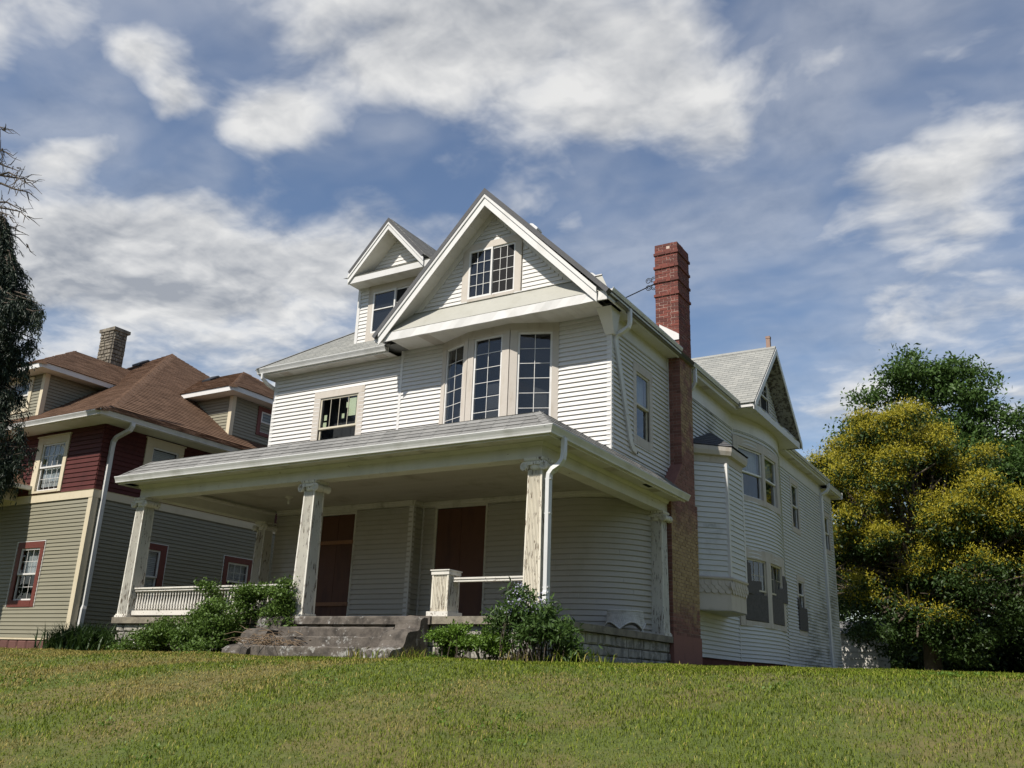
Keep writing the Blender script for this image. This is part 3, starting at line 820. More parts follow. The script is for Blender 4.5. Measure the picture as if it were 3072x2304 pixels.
# rake soffit, panel by panel, and the gable face
for sx, ex, ez in ((-1, -5.80, 6.72), (1, -.20, 6.76)):
    dv = Vector((ex - AX, ez - AZ)); L = dv.length; dv /= L; t = .12
    while t < L - .1:
        t1 = min(t + .275, L - .1)
        p, q = Vector((AX, AZ)) + dv * t, Vector((AX, AZ)) + dv * t1
        off = .26
        mk('soffit_panel', MB().loft([[(p.x, 2.446, p.y - off), (q.x, 2.446, q.y - off), (q.x, YG, q.y - off), (p.x, YG, p.y - off)], [(p.x, 2.446, p.y - off + .012), (q.x, 2.446, q.y - off + .012), (q.x, YG, q.y - off + .012), (p.x, YG, p.y - off + .012)]]), M['soffit'], H)
        t += .28
mk('gable_wall', MB().loft([[(AX, YG + .03, 9.40), (-5.75, YG + .03, 6.55), (-.22, YG + .03, 6.55)], [(AX, YG + .001, 9.40), (-5.75, YG + .001, 6.55), (-.22, YG + .001, 6.55)]]), M['vinyl'], H)
GW = [o for o in H.children if o.name.startswith('gable_wall')][0]
GA = (-3.06, 9.17); GL = (-4.98, 7.13); GR = (-1.11, 7.13)
z = 7.13
while z < 9.12:
    zb = z + .1016; zm = (z + zb) / 2
    xl = GL[0] + (GA[0] - GL[0]) * (zm - 7.13) / (GA[1] - 7.13); xr = GR[0] + (GA[0] - GR[0]) * (zm - 7.13) / (GA[1] - 7.13)
    segs = [(xl, xr)]
    if z < 8.52: segs = [(xl, -3.86), (-2.25, xr)]
    for a, b in segs:
        if b - a > .05: mk('siding_board', MB().sweep([(a, YG), (b, YG)], [(0, z), (.025, z), (.010, zb - .014), (0, zb - .014)]), M['vinyl'], GW)
    z = zb
# sloping frieze boards on the gable
for sx in (0, 1):
    p0 = Vector((GA[0], GA[1] + .0)); p1 = Vector(GL if sx == 0 else GR)
    p0o = Vector((AX, 9.44)); p1o = Vector((-5.24, 7.13)) if sx == 0 else Vector((-.84, 7.13))
    q = [p0, p1, p1o, p0o]
    mk('frieze_board', MB().loft([[(v.x, YG - .028, v.y) for v in q], [(v.x, YG - .001, v.y) for v in q]]), M['soffit'], H)
frg = FR((-5.5, YG - .045), (-.5, YG - .045))
gw = window(H, frg, -3.67 + 5.5, -2.44 + 5.5, 7.20, 8.40, (.17, .17, .0, .07), 'primer', 'sash_w', (3, 4), (3, 4), style='slide', proud=.004, backing=False, cb0=-.044)
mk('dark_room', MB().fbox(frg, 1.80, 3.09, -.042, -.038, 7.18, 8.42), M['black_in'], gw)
q = [(-3.84, 8.40), (-2.27, 8.40), (-2.40, 8.56), (-3.62, 8.56)]
mk('window_head', MB().loft([[(x, YG - .05, z) for x, z in q], [(x, YG - .001, z) for x, z in q]]), M['primer'], gw)
# pent roof across the foot of the gable, with sagging metal cover
n = 24; rings = []
mp = MB()
for i in range(n + 1):
    t = i / n; xt = -5.62 + (5.62 - .32) * t; xb = -5.93 + 5.96 * t
    dip = .012 * math.sin(i * 2.1) + .01 * math.sin(i * .9)
    rings.append([(xt, YG - .005, 7.14), (xt * .5 + xb * .5, 2.70, 6.86 + dip), (xb, 2.475, 6.585), (xb, 2.50, 6.56), (xt, YG + .02, 7.08)])
mp.loft(rings); mk('pent_roof', mp, M['pent'], H, smooth=False)
mk('pent_edge', MB().box(-5.62, -.30, YG - .05, YG - .008, 7.128, 7.15), M['trim_white'], H)
rings = []
for i in range(31):
    x = -5.91 + 5.91 * i / 30; s = .008 * math.sin(i * 1.7) + .006 * math.sin(i * .61)
    rings.append([(x, 2.478 + s, 6.375), (x, 2.478 - s * .6, 6.575), (x, 2.515, 6.575), (x, 2.515, 6.375)])
mk('pent_fascia', MB().loft(rings), M['trim_white'], H)
mk('pent_flashing', MB().box(-5.95, -5.91, 2.46, 2.56, 6.40, 6.62), M['trim_white'], H)
# roof vents on the far slope of the gable
for (y, x, z) in ((4.4, -2.85, 9.50), (5.3, -1.65, 8.34)):
    d = Vector((3.12, 0, -3.1)).normalized(); nn = Vector((-d.z, 0, d.x)); c = Vector((x, y, AZ - (x - AX) * .994))
    vt = MB(); rr = []
    for h, sc_ in ((0, .62), (.07, .62), (.10, .45)):
        rr.append([c + nn * h + d * a * sc_ + Vector((0, b * sc_, 0)) for a, b in ((-.22, -.2), (.22, -.2), (.22, .2), (-.22, .2))])
    mk('roof_vent', vt.loft(rr), M['gutter'], H)

# ------------------------------------------------------------------ dormer on the left slope
YD = 3.50
D0, D1, DC = -7.45, -5.10, -6.28
dorm = mk('dormer', MB().box(D0, D1, YD, 6.2, 6.5, 8.52), M['vinyl'], H)
z = 6.93
while z < 8.46:
    zb = z + .1016
    for a, b in ((D0 + .06, -7.12), (-5.44, D1)):
        mk('siding_board', MB().sweep([(a, YD), (b, YD)], [(0.001, z), (.025, z), (.010, zb - .014), (0.001, zb - .014)]), M['vinyl'], dorm)
    mk('siding_board', MB().sweep([(D0, 5.0), (D0, YD + .03)], [(0.001, z), (.025, z), (.010, zb - .014), (0.001, zb - .014)]), M['vinyl'], dorm)
    z = zb
mk('corner_board', MB().box(D0 - .03, D0 + .06, YD - .03, YD + .05, 6.86, 8.50), M['trim_white'], dorm)
frd = FR((-7.5, YD - .04), (-5.0, YD - .04))
dw = window(H, frd, .54, 1.94, 7.13, 8.24, (.15, .15, .20, .20), 'primer', 'sash_w', (1, 1), (2, 3), style='slide', backing=False, cb0=-.039, proud=.004)
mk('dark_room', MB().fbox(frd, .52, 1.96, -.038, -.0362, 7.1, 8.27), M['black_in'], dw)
mk('screen_bar', MB().fbox(frd, .585, 1.20, .008, .014, 7.74, 7.765), M['sash_w'], dw)
mk('dormer_pent', MB().loft([[(-7.66, 3.035, 8.60), (-4.85, 3.035, 8.60), (-4.85, 3.06, 8.57), (-7.50, 3.06, 8.57)], [(-7.40, 3.46, 8.86), (-4.9, 3.46, 8.86), (-4.9, 3.52, 8.57), (-7.40, 3.52, 8.57)]]), M['pent'], dorm)
mk('dormer_fascia', MB().box(-7.50, -4.9, 3.04, 3.07, 8.41, 8.568), M['trim_white'], dorm)
x = -7.48
while x < -4.95:
    mk('soffit_panel', MB().box(x, x + .147, 3.08, YD - .002, 8.43, 8.442), M['soffit'], dorm); x += .15
DA = (DC, 9.98)
for ex, ez in ((-7.46, 8.72), (-5.10, 8.72)):
    gable_slab(DA[0], DA[1], ex, ez, 2.97, 7.2, .07, M['shingle_dark'], 'dormer_roof', H)
    rake(DA[0], DA[1], ex, ez, 3.0, 3.02, .07, .21, M['trim_white'], 'rake_board', dorm)
    rake(DA[0], DA[1], ex, ez, 2.98, 2.999, .06, .12, M['trim_white'], 'rake_moulding', dorm)
    rake(DA[0], DA[1], ex, ez, 3.022, YD, .20, .21, M['soffit'], 'rake_soffit', dorm)
# shingles on the slope of the dormer that shows
dd = Vector((-5.10 - DC, 0, 8.72 - 9.98)); LL = dd.length; dd.normalize(); nn = Vector((-dd.z, 0, dd.x))
shingle_rows(Vector((-5.08, 3.02, 8.70)) + nn * .004, (0, 1, 0), -dd, nn, LL, lambda b: 0, lambda b: 4.0, .14, .305, M['shingle'], dorm, False)
mk('dormer_gable_wall', MB().loft([[(DC, YD - .02, 9.74), (-7.2, YD - .02, 8.72), (-5.36, YD - .02, 8.72)], [(DC, YD, 9.74), (-7.2, YD, 8.72), (-5.36, YD, 8.72)]]), M['vinyl'], dorm)
z = 8.78
while z < 9.6:
    zb = z + .1016; f = (9.70 - (z + zb) / 2) / (9.70 - 8.72)
    if f > .06: mk('siding_board', MB().sweep([(DC - .90 * f, YD - .021), (DC + .90 * f, YD - .021)], [(0, z), (.025, z), (.010, zb - .014), (0, zb - .014)]), M['vinyl'], dorm)
    z = zb

# ------------------------------------------------------------------ cross gable over the curved bay
CA = (13.62, 9.02)
def xgable_slab(ay, az, ey, ez, x0, x1, th, mat, name, parent):
    d = Vector((0, ey - ay, ez - az)).normalized(); n = Vector((0, -d.z, d.y)); n = n if n.z > 0 else -n
    a, e = Vector((0, ay, az)), Vector((0, ey, ez)); ring = []
    for x in (x0, x1):
        ring.append([(x, p.y, p.z) for p in (a, e, e - n * th, a - Vector((0, 0, th * 1.4)))])
    return mk(name, MB().loft(ring), mat, parent), d, n
c1, d, nn = xgable_slab(*CA, 10.95, 6.52, -4.2, .47, .06, M['shingle_pale'], 'cross_gable_roof', H)
L = math.hypot(CA[0] - 10.95, CA[1] - 6.52)
shingle_rows(Vector((-4.2, 10.93, 6.50)) + nn * .004, (1, 0, 0), -d, nn, L, lambda b: 0, lambda b: 4.68, .145, .305, M['shingle_pale'], c1, False)
xgable_slab(*CA, 16.30, 6.52, -4.2, .47, .06, M['shingle_pale'], 'cross_gable_roof', H)
mk('ridge_cap', MB().ptube([(x, CA[0], CA[1] + .02) for x in np.linspace(-3.6, .47, 16)], [(-.12, .10), (0, -.012), (.12, .10), (0, .05)]), M['shingle_pale'], c1)
def yrake(ey, ez, x0, x1, o0, o1, mat, name):
    m = MB(); m.loft([[(x, CA[0], CA[1] - o0), (x, ey, ez - o0), (x, ey, ez - o1), (x, CA[0], CA[1] - o1)] for x in (x0, x1)])
    mk(name, m, mat, H)
for ey, ez in ((11.05, 6.62), (16.20, 6.62)):
    yrake(ey, ez, .472, .495, .05, .26, M['trim_white'], 'rake_board')
    yrake(ey, ez, -.02, .471, .20, .22, M['old_soffit'], 'rake_soffit')
mk('cross_gable_wall', MB().loft([[(x, CA[0], 8.75), (x, 11.3, 6.5), (x, 15.95, 6.5)] for x in (-.06, -.03)]), M['vinyl'], H)
CG = [o for o in H.children if o.name.startswith('cross_gable_wall')][0]
z = 7.0
while z < 8.6:
    zb = z + .1016; f = (8.72 - z) / (8.72 - 6.6)
    for a, b in (((CA[0] - 2.2 * f, 13.18), (14.25, CA[0] + 2.2 * f)) if z < 8.0 else ((CA[0] - 2.2 * f, CA[0] + 2.2 * f),)):
        if b - a > .05: mk('siding_board', MB().sweep([(-.03, a), (-.03, b)], [(0, z), (.025, z), (.010, zb - .014), (0, zb - .014)]), M['mildew'], CG)
    z = zb
cw = window(H, FR((.01, 13.25), (.01, 14.2)), .08, .87, 7.05, 7.95, (.1, .1, .1, .1), 'primer', 'sash_w', (2, 2), (2, 2), backing=False, cb0=-.039, proud=.004)
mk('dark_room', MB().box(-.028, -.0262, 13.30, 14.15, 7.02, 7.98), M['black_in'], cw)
rings = []
for i in range(25):
    y = 10.95 + (16.0 - 10.95) * i / 24; s = .03 * math.sin(i * 1.55) + .02 * math.sin(i * .7)
    yt = 11.62 + (15.55 - 11.62) * i / 24
    rings.append([(-.02, yt, 7.02), (.22 + s * .6, (y + yt) / 2, 6.80 + s), (.47 + s * .5, y, 6.53), (.44, y, 6.50), (-.05, yt, 6.95)])
mk('pent_roof', MB().loft(rings), M['pent'], H)
mk('pent_fascia', MB().box(.44, .465, 10.98, 15.95, 6.33, 6.535).box(-.0, .44, 10.96, 10.985, 6.40, 6.54), M['trim_white'], H)
y = 11.0
while y < 15.9:
    xb = max(XW, bayx(y) if 11.4 < y < 16 else XW)
    mk('soffit_panel', MB().box(xb + .0, .438, y, y + .196, 6.385, 6.397), M['soffit'], H); y += .20
mk('finial', MB().loft([[(.25 + a, 13.66 + b, z) for a, b in ((-.06, -.06), (.06, -.06), (.06, .06), (-.06, .06))] for z in (8.98, 9.33)]).loft([[(.25 + a, 13.66 + b, z) for a, b in ((-.07, -.07), (.07, -.07), (.07, .07), (-.07, .07))] for z in (9.33, 9.40)]), M['finial'], H)

# ------------------------------------------------------------------ brick chimney
core = MB(); CX0, CX1 = -.59, 0.0
ins = .006
def ch_y0(z): return 6.54 if z > 3.82 else (5.82 if z < 3.05 else 5.82 + (z - 3.05) / .77 * .72)
CY1 = 7.34
core.loft([[(CX0 + ins, y0 + ins, z), (CX1 - ins, y0 + ins, z), (CX1 - ins, (7.48 if z < 3 else CY1) - ins, z), (CX0 + ins, (7.48 if z < 3 else CY1) - ins, z)] for z, y0 in ((-1.0, 5.82), (3.05, 5.82), (3.82, 6.54), (9.50, 6.54))])
chim = mk('chimney', core, M['mortar'], H)
HB = .0635; CW = .0745; joined = MB(); cnt = 0
nb = int((9.53 + .62) / CW)
mk('chimney_plinth', MB().box(CX0, .012, 5.80, 7.52, -1.0, .05), M['brick'], chim)
for r in range(nb):
    z = -.62 + r * CW
    if z < .05: continue
    y0 = ch_y0(z + HB); band = 0.0
    for zb0 in (9.165, 8.83, 8.445, 8.045):
        if zb0 - .01 < z < zb0 + .085: band = .028
    y1 = 7.48 if z < 3.0 else CY1
    shoulder = 3.05 < z < 3.82
    indiv = z > 6.95
    def brick(x0, x1, ya, yb):
        global cnt
        j = random.uniform(-.003, .004); dz = random.uniform(-.003, .003)
        if z > 9.3 and random.random() < .05: return
        t = MB() if indiv else joined
        t.box(x0 - (j if x0 <= CX0 + .001 else 0), x1 + (j if x1 >= CX1 - .001 else 0), ya - (j if ya <= y0 + .001 else 0), yb, z + dz, z + HB + dz)
        if indiv: mk('brick', t, M['brick'], chim); cnt += 1
    xa, xb, ya, yb = CX0 - band, CX1 + band, y0 - band, y1 + band
    odd = r % 2
    # front face course
    e = .098 if odd else .198
    xs = [xa, ]; x = xa + (.198 if odd else .098)
    while x < xb - e - .05: xs.append(x); x += .205
    xs.append(xb - e - .008 if not odd else xb - e - .008)
    for i in range(len(xs) - 1):
        if xs[i + 1] - xs[i] > .03: brick(xs[i] + (.0 if i == 0 else .008), xs[i + 1], ya, ya + .10)
    # corner brick turning onto the side face
    L0 = .198 if odd else .098
    brick(xb - e, xb, ya, ya + L0)
    y = ya + L0 + .009
    while y < yb - .02:
        y2 = min(y + .198, yb)
        if yb - y2 < .05: y2 = yb
        brick(xb - .10, xb, y, y2); y = y2 + .009
mk('bricks', joined, M['brick'], chim, kind='stuff')
mk('chimney_flashing', MB().loft([[(CX0 + .10, 6.515, 7.36), (CX1 + .004, 6.515, 7.04), (CX1 + .004, 6.515, 6.9), (CX0 + .10, 6.515, 6.9)], [(CX0 + .10, 6.53, 7.36), (CX1 + .004, 6.53, 7.04), (CX1 + .004, 6.53, 6.9), (CX0 + .10, 6.53, 6.9)]]), M['zinc'], chim)
mk('chimney_cap', MB().box(CX0 + .08, CX1 - .08, 6.62, 7.26, 9.49, 9.505), M['void'], chim)
mk('shoulder_cap', MB().loft([[(CX0, 5.82, 3.09), (CX1 + .002, 5.82, 3.09), (CX1 + .002, 6.55, 3.87), (CX0, 6.55, 3.87)], [(CX0, 5.84, 3.04), (CX1 + .002, 5.84, 3.04), (CX1 + .002, 6.57, 3.80), (CX0, 6.57, 3.80)]]), M['brick'], chim)
mk('wall_edging', MB().box(XW, XW + .03, 6.50, 6.536, 3.4, 6.44), M['trim_white'], H)
# twisted iron stay with scrolls
br = [(CX0, 6.75, 8.60), (-1.25, 6.9, 8.50), (-2.9, 7.2, 8.22)]
brace = mk('chimney_brace', MB().tube(br, .014, 6), M['black'], chim)
for (dx, dz, s) in ((-.13, .10, 1), (-.13, -.10, -1), (-.27, .09, 1), (-.27, -.09, -1), (-.02, .22, 1), (-.02, -.22, -1)):
    pts = [(CX0 + dx + .085 * math.cos(t) * (1 - t / 14) * (1 if s > 0 else 1), 6.77, 8.60 + dz + s * .085 * math.sin(t) * (1 - t / 14)) for t in np.linspace(-.6, 9.5, 26)]
    mk('scroll', MB().tube(pts, .010, 5), M['black'], brace)

# ------------------------------------------------------------------ porch
porch_slab = MB()
rings = []
porch_slab.box(-10.45, 0, 0, 5.86, -.125, 0)
slab = mk('porch_slab', porch_slab, M['slab'], H)
mk('foundation_core', MB().box(-10.36, -.11, .11, 5.80, -1.2, -.126), M['stone_m'], H)
FC = [o for o in H.children if o.name.startswith('foundation_core')][0]
def stones(fr, L, z0, z1, seed):
    r = random.Random(seed); z = z1; row = 0
    while z > z0 + .03:
        h = min(r.uniform(.15, .24), z - z0); a = -r.uniform(0, .2)
        while a < L:
            wd = r.uniform(.22, .52); a0 = max(a, 0); a1 = min(a + wd, L)
            if a1 - a0 > .06:
                e = .012; o = r.uniform(.015, .055); rg = []
                base = [(a0 + e, z - h + e), (a1 - e, z - h + e), (a1 - e, z - e * .4), (a0 + e, z - e * .4)]
                rg.append([fr.P(p, -.02, q) for p, q in base])
                rg.append([fr.P(p, .012, q) for p, q in base])
                cx, cz = (a0 + a1) / 2, z - h / 2
                rg.append([fr.P(cx + (p - cx) * r.uniform(.72, .92), o, cz + (q - cz) * r.uniform(.6, .9)) for p, q in base])
                mk('stone', MB().loft(rg), M['stone'], FC)
            a += wd
        z -= h; row += 1
stones(FR((-10.36, .11), (-.11, .11)), 10.25, -.80, -.128, 3)
stones(FR((-.11, .11), (-.11, 5.80)), 5.69, -.80, -.128, 5)
stones(FR((-10.36, 5.8), (-10.36, .11)), 5.69, -.80, -.128, 8)

# beams and ceiling
mk('porch_beam', MB().box(-10.35, -.08, .13, .43, 2.60, 2.93), M['beam'], H)
mk('porch_beam', MB().box(-.38, -.085, .431, 5.79, 2.60, 2.93), M['beam'], H)
mk('porch_beam', MB().box(-10.345, -10.03, .431, 3.96, 2.60, 2.93), M['beam'], H)
mk('beam_moulding', MB().sweep([(-10.35, 3.9), (-10.35, .13), (-.08, .13), (-.08, 5.79)], [(.001, 2.80), (.02, 2.80), (.035, 2.84), (.05, 2.868), (.001, 2.868)]), M['beam'], H)
mk('beam_moulding', MB().sweep([(-10.03, .43), (-10.03, 3.94)], [(.001, 2.80), (.03, 2.82), (.05, 2.868), (.001, 2.868)]), M['porch_old'], H)
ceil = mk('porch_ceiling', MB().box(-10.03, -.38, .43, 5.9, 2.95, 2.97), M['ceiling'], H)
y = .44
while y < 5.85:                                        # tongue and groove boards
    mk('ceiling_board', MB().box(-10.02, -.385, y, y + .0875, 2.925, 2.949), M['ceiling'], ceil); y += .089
for x0, y0, y1 in ((-10.62, -.34, 4.2),):
    mk('soffit_board', MB().box(-10.62, -10.351, -.26, 4.0, 2.872, 2.884), M['porch_old'], H)
mk('soffit_board', MB().box(-10.62, .26, -.26, .129, 2.872, 2.884), M['porch_old'], H)
y = .14
while y < 5.85:
    mk('soffit_panel', MB().box(-.079, .26, y, min(y + .297, 5.86), 2.87, 2.882), M['soffit'], H); y += .30
for y in (.55, 2.35, 4.45):
    mk('soffit_vent', MB().box(-.0, .20, y, y + .13, 2.862, 2.8685).box(-.0, .20, y + .17, y + .30, 2.862, 2.8685), M['primer'], H)
mk('dark_opening', MB().box(.12, .24, 3.95, 4.25, 2.858, 2.8685), M['void'], H)
mk('fascia', MB().sweep([(-10.62, 4.0), (-10.62, -.275), (.275, -.275), (.275, 5.93)], [(-.02, 2.84), (0, 2.84), (0, 3.01), (-.02, 3.01)]), M['trim_white'], H)
gutter([(-10.64, -.279), (.279, -.279), (.279, 5.98)], 3.0, .115, .13)
# skirt roof with a flat deck behind
ZK = 3.385; SK = .46
ex0, ex1, ey0, ey1 = -10.62, .30, -.30, 5.96
sk = MB().loft([[(ex0, ey0, 3.0), (ex1, ey0, 3.0), (ex1, ey1, 3.0), (ex0, ey1, 3.0)], [(ex0 + SK, ey0 + SK, ZK), (ex1 - SK, ey0 + SK, ZK), (ex1 - SK, ey1, ZK), (ex0 + SK, ey1, ZK)]])
proof = mk('porch_roof', sk, M['shingle'], H)
pc = SK / math.hypot(SK, ZK - 3.0); ps = (ZK - 3.0) / math.hypot(SK, ZK - 3.0); PL = math.hypot(SK, ZK - 3.0)
shingle_rows((ex0, ey0 - .02, 3.005), (1, 0, 0), (0, pc, ps), (0, -ps, pc), PL + .02, lambda b: b * pc, lambda b: ex1 - ex0 - b * pc, .150, .305, M['shingle'], proof, True, thick=.014, jit=.004)
shingle_rows((ex1 + .02, ey0, 3.005), (0, 1, 0), (-pc, 0, ps), (ps, 0, pc), PL + .02, lambda b: b * pc, lambda b: 6.26, .150, .305, M['shingle'], proof, True, thick=.014, jit=.006)
for sx, x in ((1, ex0), (-1, ex1)):
    for k in range(6):
        t0, t1 = k / 6 * SK - .02, (k + 1) / 6 * SK + .02
        c = lambda t, o: Vector((x + sx * t, ey0 + t, 3.015 + t * (ZK - 3.0) / SK + o))
        wv = Vector((sx, -1, 0)).normalized() * .11
        a, b = c(t0, .022), c(t1, .010)
        mk('hip_shingle', MB().loft([[a - wv - Vector((0, 0, .05)), a, a + wv - Vector((0, 0, .05)), a - Vector((0, 0, .02))], [b - wv - Vector((0, 0, .05)), b, b + wv - Vector((0, 0, .05)), b - Vector((0, 0, .02))]]), M['shingle'], proof)
mk('drip_edge', MB().box(ex0, ex1, -.325, -.30, 2.975, 3.003), M['void'], proof)

# columns: square, tapered, fluted, with scrolled capitals
def fluted(x, y, w0, w1, z0, z1, mat, parent, name, n=9):
    def ring(wd, z):
        h = wd / 2; pts = []
        for side in range(4):
            for i in range(n):
                c0 = -h * .80 + 1.6 * h * i / n; st = 1.6 * h / n
                for u, v in (((0, 0)), (st * .22, .017), (st * .70, .017), (st * .92, 0)):
                    a, b = c0 + u, -h + v
                    for _ in range(side): a, b = -b, a
                    pts.append((x + a, y + b, z))
            a, b = h, -h
            for _ in range(side): a, b = -b, a
            pts.append((x + a, y + b, z))
        return pts
    return mk(name, MB().loft([ring(w0, z0), ring(w1, z1)]), mat, parent)
def column(x, y, mat, z0=0.0, zt=2.60, cut=None):
    root = fluted(x, y, .335, .275, z0 + .07, 2.40, mat, H, 'column')
    mk('base', MB().box(x - .20, x + .20, y - .20, y + .20, z0, z0 + .045).box(x - .185, x + .185, y - .185, y + .185, z0 + .0455, z0 + .075), M['column'], root)
    mk('abacus', MB().loft([[(x + a * s, y + b * s, z) for a, b in ((-1, -1), (1, -1), (1, 1), (-1, 1))] for s, z in ((.165, 2.53), (.19, 2.56), (.19, 2.598))]), M['column'], root)
    mk('echinus', MB().lathe((x, y, 0), [(.145, 2.39), (.165, 2.42), (.175, 2.46), (.17, 2.50)], 20), M['column'], root, smooth=True)
    for sx in (-1, 1):
        cx, cz, R = x + sx * .185, 2.455, .078
        vb = MB()
        rg = []
        for yy, rr in ((-.19, R), (-.17, R), (-.09, R * .78), (0, R * .70), (.09, R * .78), (.17, R), (.19, R)):
            rg.append([(cx + rr * math.cos(t), y + yy, cz + rr * math.sin(t)) for t in [k * 2 * math.pi / 18 for k in range(18)]])
        vb.loft(rg)
        vol = mk('volute', vb, M['column'], root)
        for yy in (-.196, .196):
            pts = [(cx + sx * (R - .012) * (1 - t / 16.5) * math.cos(t + 2.2), y + yy, cz + (R - .012) * (1 - t / 16.5) * math.sin(t + 2.2)) for t in np.linspace(0, 13, 34)]
            mk('scroll', MB().tube(pts, [.012 * (1 - .5 * i / 33) for i in range(34)], 5), M['column'], vol)
    mk('scroll_band', MB().box(x - .16, x + .16, y - .192, y + .192, 2.475, 2.528), M['column'], root)
    return root
column(-10.30, .285, M['column']); column(-5.27, .285, M['column']); column(-.215, .285, M['column_c']); column(-.225, 5.60, M['column'])
column(-10.10, 3.74, M['column'])
# newel and handrails
nw = fluted(-1.99, .27, .345, .345, .085, .70, M['column_c'], H, 'newel_post', 9)
mk('newel_cap', MB().box(-2.175, -1.805, .085, .455, .70, .765).box(-2.19, -1.79, .07, .47, .765, .785), M['rail'], nw)
mk('newel_base', MB().box(-2.21, -1.77, .05, .49, .0, .085), M['rail'], nw)
rr = mk('railing', MB().box(-1.81, -.385, .21, .31, .585, .625).box(-1.82, -.385, .195, .325, .626, .655), M['rail'], H)
lr = mk('railing', MB().box(-10.13, -5.44, .23, .34, .555, .60).box(-10.13, -5.44, .205, .365, .601, .632), M['rail'], H)
mk('bottom_rail', MB().box(-10.14, -5.44, .215, .355, .055, .15), M['rail'], lr)
bal = MB().lathe((0, 0, 0), [(.021, .15), (.021, .185), (.030, .20), (.018, .215), (.030, .25), (.026, .29), (.015, .42), (.013, .47), (.022, .485), (.014, .50), (.024, .52), (.022, .545), (.016, .556)], 8)
BAL = data(bal, M['rail'], True)
x = -10.08
while x < -5.48:
    inst('baluster', BAL, (x, .285, 0), lr, random.random()); x += .0865
# ceiling lamp
lp = mk('ceiling_lamp', MB().lathe((-8.2, 2.55, 0), [(.10, 2.924), (.10, 2.905), (.05, 2.88), (.03, 2.85)], 16), M['porch_old'], H)
mk('bulb', MB().lathe((-8.2, 2.55, 0), [(.018, 2.85), (.022, 2.83), (.034, 2.79), (.03, 2.765), (.012, 2.745)], 12), M['bulb'], lp, smooth=True)
# porch downspout at the front corner
R8 = [(-.035, -.048), (.035, -.048), (.035, .048), (-.035, .048)]
ds = mk('downspout', MB().ptube([(.34, .12, 2.885), (.34, .12, 2.62), (.33, .11, 2.52), (.27, .10, 2.43), (.16, .08, 2.36), (.105, .07, 2.28), (.095, .07, 2.18), (.095, .07, .40), (.10, .05, .36), (.135, -.02, -.12)], R8), M['gutter'], H)
for z in (2.19, 1.62, .44, .36):
    mk('strap', MB().box(.095 - .052, .095 + .052, .07 - .040, .07 + .040, z, z + .014), M['gutter'], ds)
# side wall downspout that ends in a kicked elbow
d2 = mk('downspout', MB().ptube([(.06, 3.49, 6.52), (.06, 3.49, 6.22), (.03, 3.49, 6.12), (-.10, 3.47, 6.03), (-.22, 3.46, 5.98), (-.258, 3.47, 5.88), (-.258, 3.50, 5.75), (-.258, 4.20, 3.88), (-.258, 4.26, 3.80), (-.258, 4.35, 3.73), (-.258, 4.50, 3.70)], R8), M['gutter'], H)
mk('spout_end', MB().box(-.29, -.225, 4.50, 4.535, 3.655, 3.745), M['void'], d2)
mk('strap', MB().loft([[(-.31, 4.03, 4.40), (-.21, 4.03, 4.40), (-.21, 3.95, 4.37), (-.31, 3.95, 4.37)], [(-.31, 4.025, 4.415), (-.21, 4.025, 4.415), (-.21, 3.945, 4.385), (-.31, 3.945, 4.385)]]), M['gutter'], d2)
# rear downspout
mk('downspout', MB().ptube([(.03, 21.9, 6.44), (.03, 21.9, 6.22), (-.05, 21.85, 6.1), (-.22, 21.8, 6.0), (-.25, 21.8, 5.85), (-.25, 21.8, -.25)], [(-.045, -.06), (.045, -.06), (.045, .06), (-.045, .06)]), M['gutter'], H)
mk('downspout', MB().ptube([(.04, 7.48, 6.46), (.04, 7.48, 6.1), (-.05, 7.5, 5.95), (-.2, 7.5, 5.85)], R8), M['gutter'], H)

# ------------------------------------------------------------------ front steps
ST = empty('front_steps', (-3.9, -.5, -.72), 'worn concrete front steps with scrolled cheek walls leading up to the porch', 'steps')
for i, (y0, y1, z0, z1) in enumerate(((-.30, -.004, -.9, -.195), (-.60, -.304, -.9, -.37), (-.92, -.604, -.9, -.55))):
    m = MB(); rings = []
    for j in range(25):
        x = -5.25 + (5.25 - 2.62) * j / 24
        d = random.uniform(-.008, .008); c = random.uniform(.012, .035)
        rings.append([(x, y0 + d, z0), (x, y0 + d, z1 - c), (x, y0 + d + c, z1 + random.uniform(-.006, .003)), (x, y1, z1 + random.uniform(-.004, .002)), (x, y1, z0)])
    mk('step', m.loft(rings), M['concrete'], ST)
def cheek(x0, x1, flip, tops):
    n = 7; rings = []
    for j in range(n + 1):
        x = x0 + (x1 - x0) * j / n; e = .03 if j in (0, n) else 0
        rings.append([(x, y, z - e + random.uniform(-.008, .008)) for y, z in tops] + [(x, tops[-1][0] - .0, -1.0), (x, .0 - .004, -1.0)])
    return mk('cheek_wall', MB().loft(rings), M['concrete'], ST, smooth=False)
prof = [(-.004, .0), (-.14, .0), (-.20, -.022), (-.235, -.07), (-.245, -.15), (-.265, -.205), (-.32, -.235), (-.50, -.245), (-.56, -.27), (-.60, -.33), (-.625, -.42), (-.67, -.50), (-.75, -.535), (-.93, -.55), (-1.00, -.60), (-1.03, -.75)]
cheek(-5.86, -5.25, 1, prof)
cheek(-2.62, -2.10, -1, prof)
mk('landing_edge', MB().loft([[(x, -.045 + random.uniform(-.012, .006), -.135), (x, -.05 + random.uniform(-.006, .01), -.02), (x, -.03, .004), (x, -.002, .004), (x, -.002, -.135)] for x in np.linspace(-5.25, -2.05, 30)]), M['concrete'], ST)

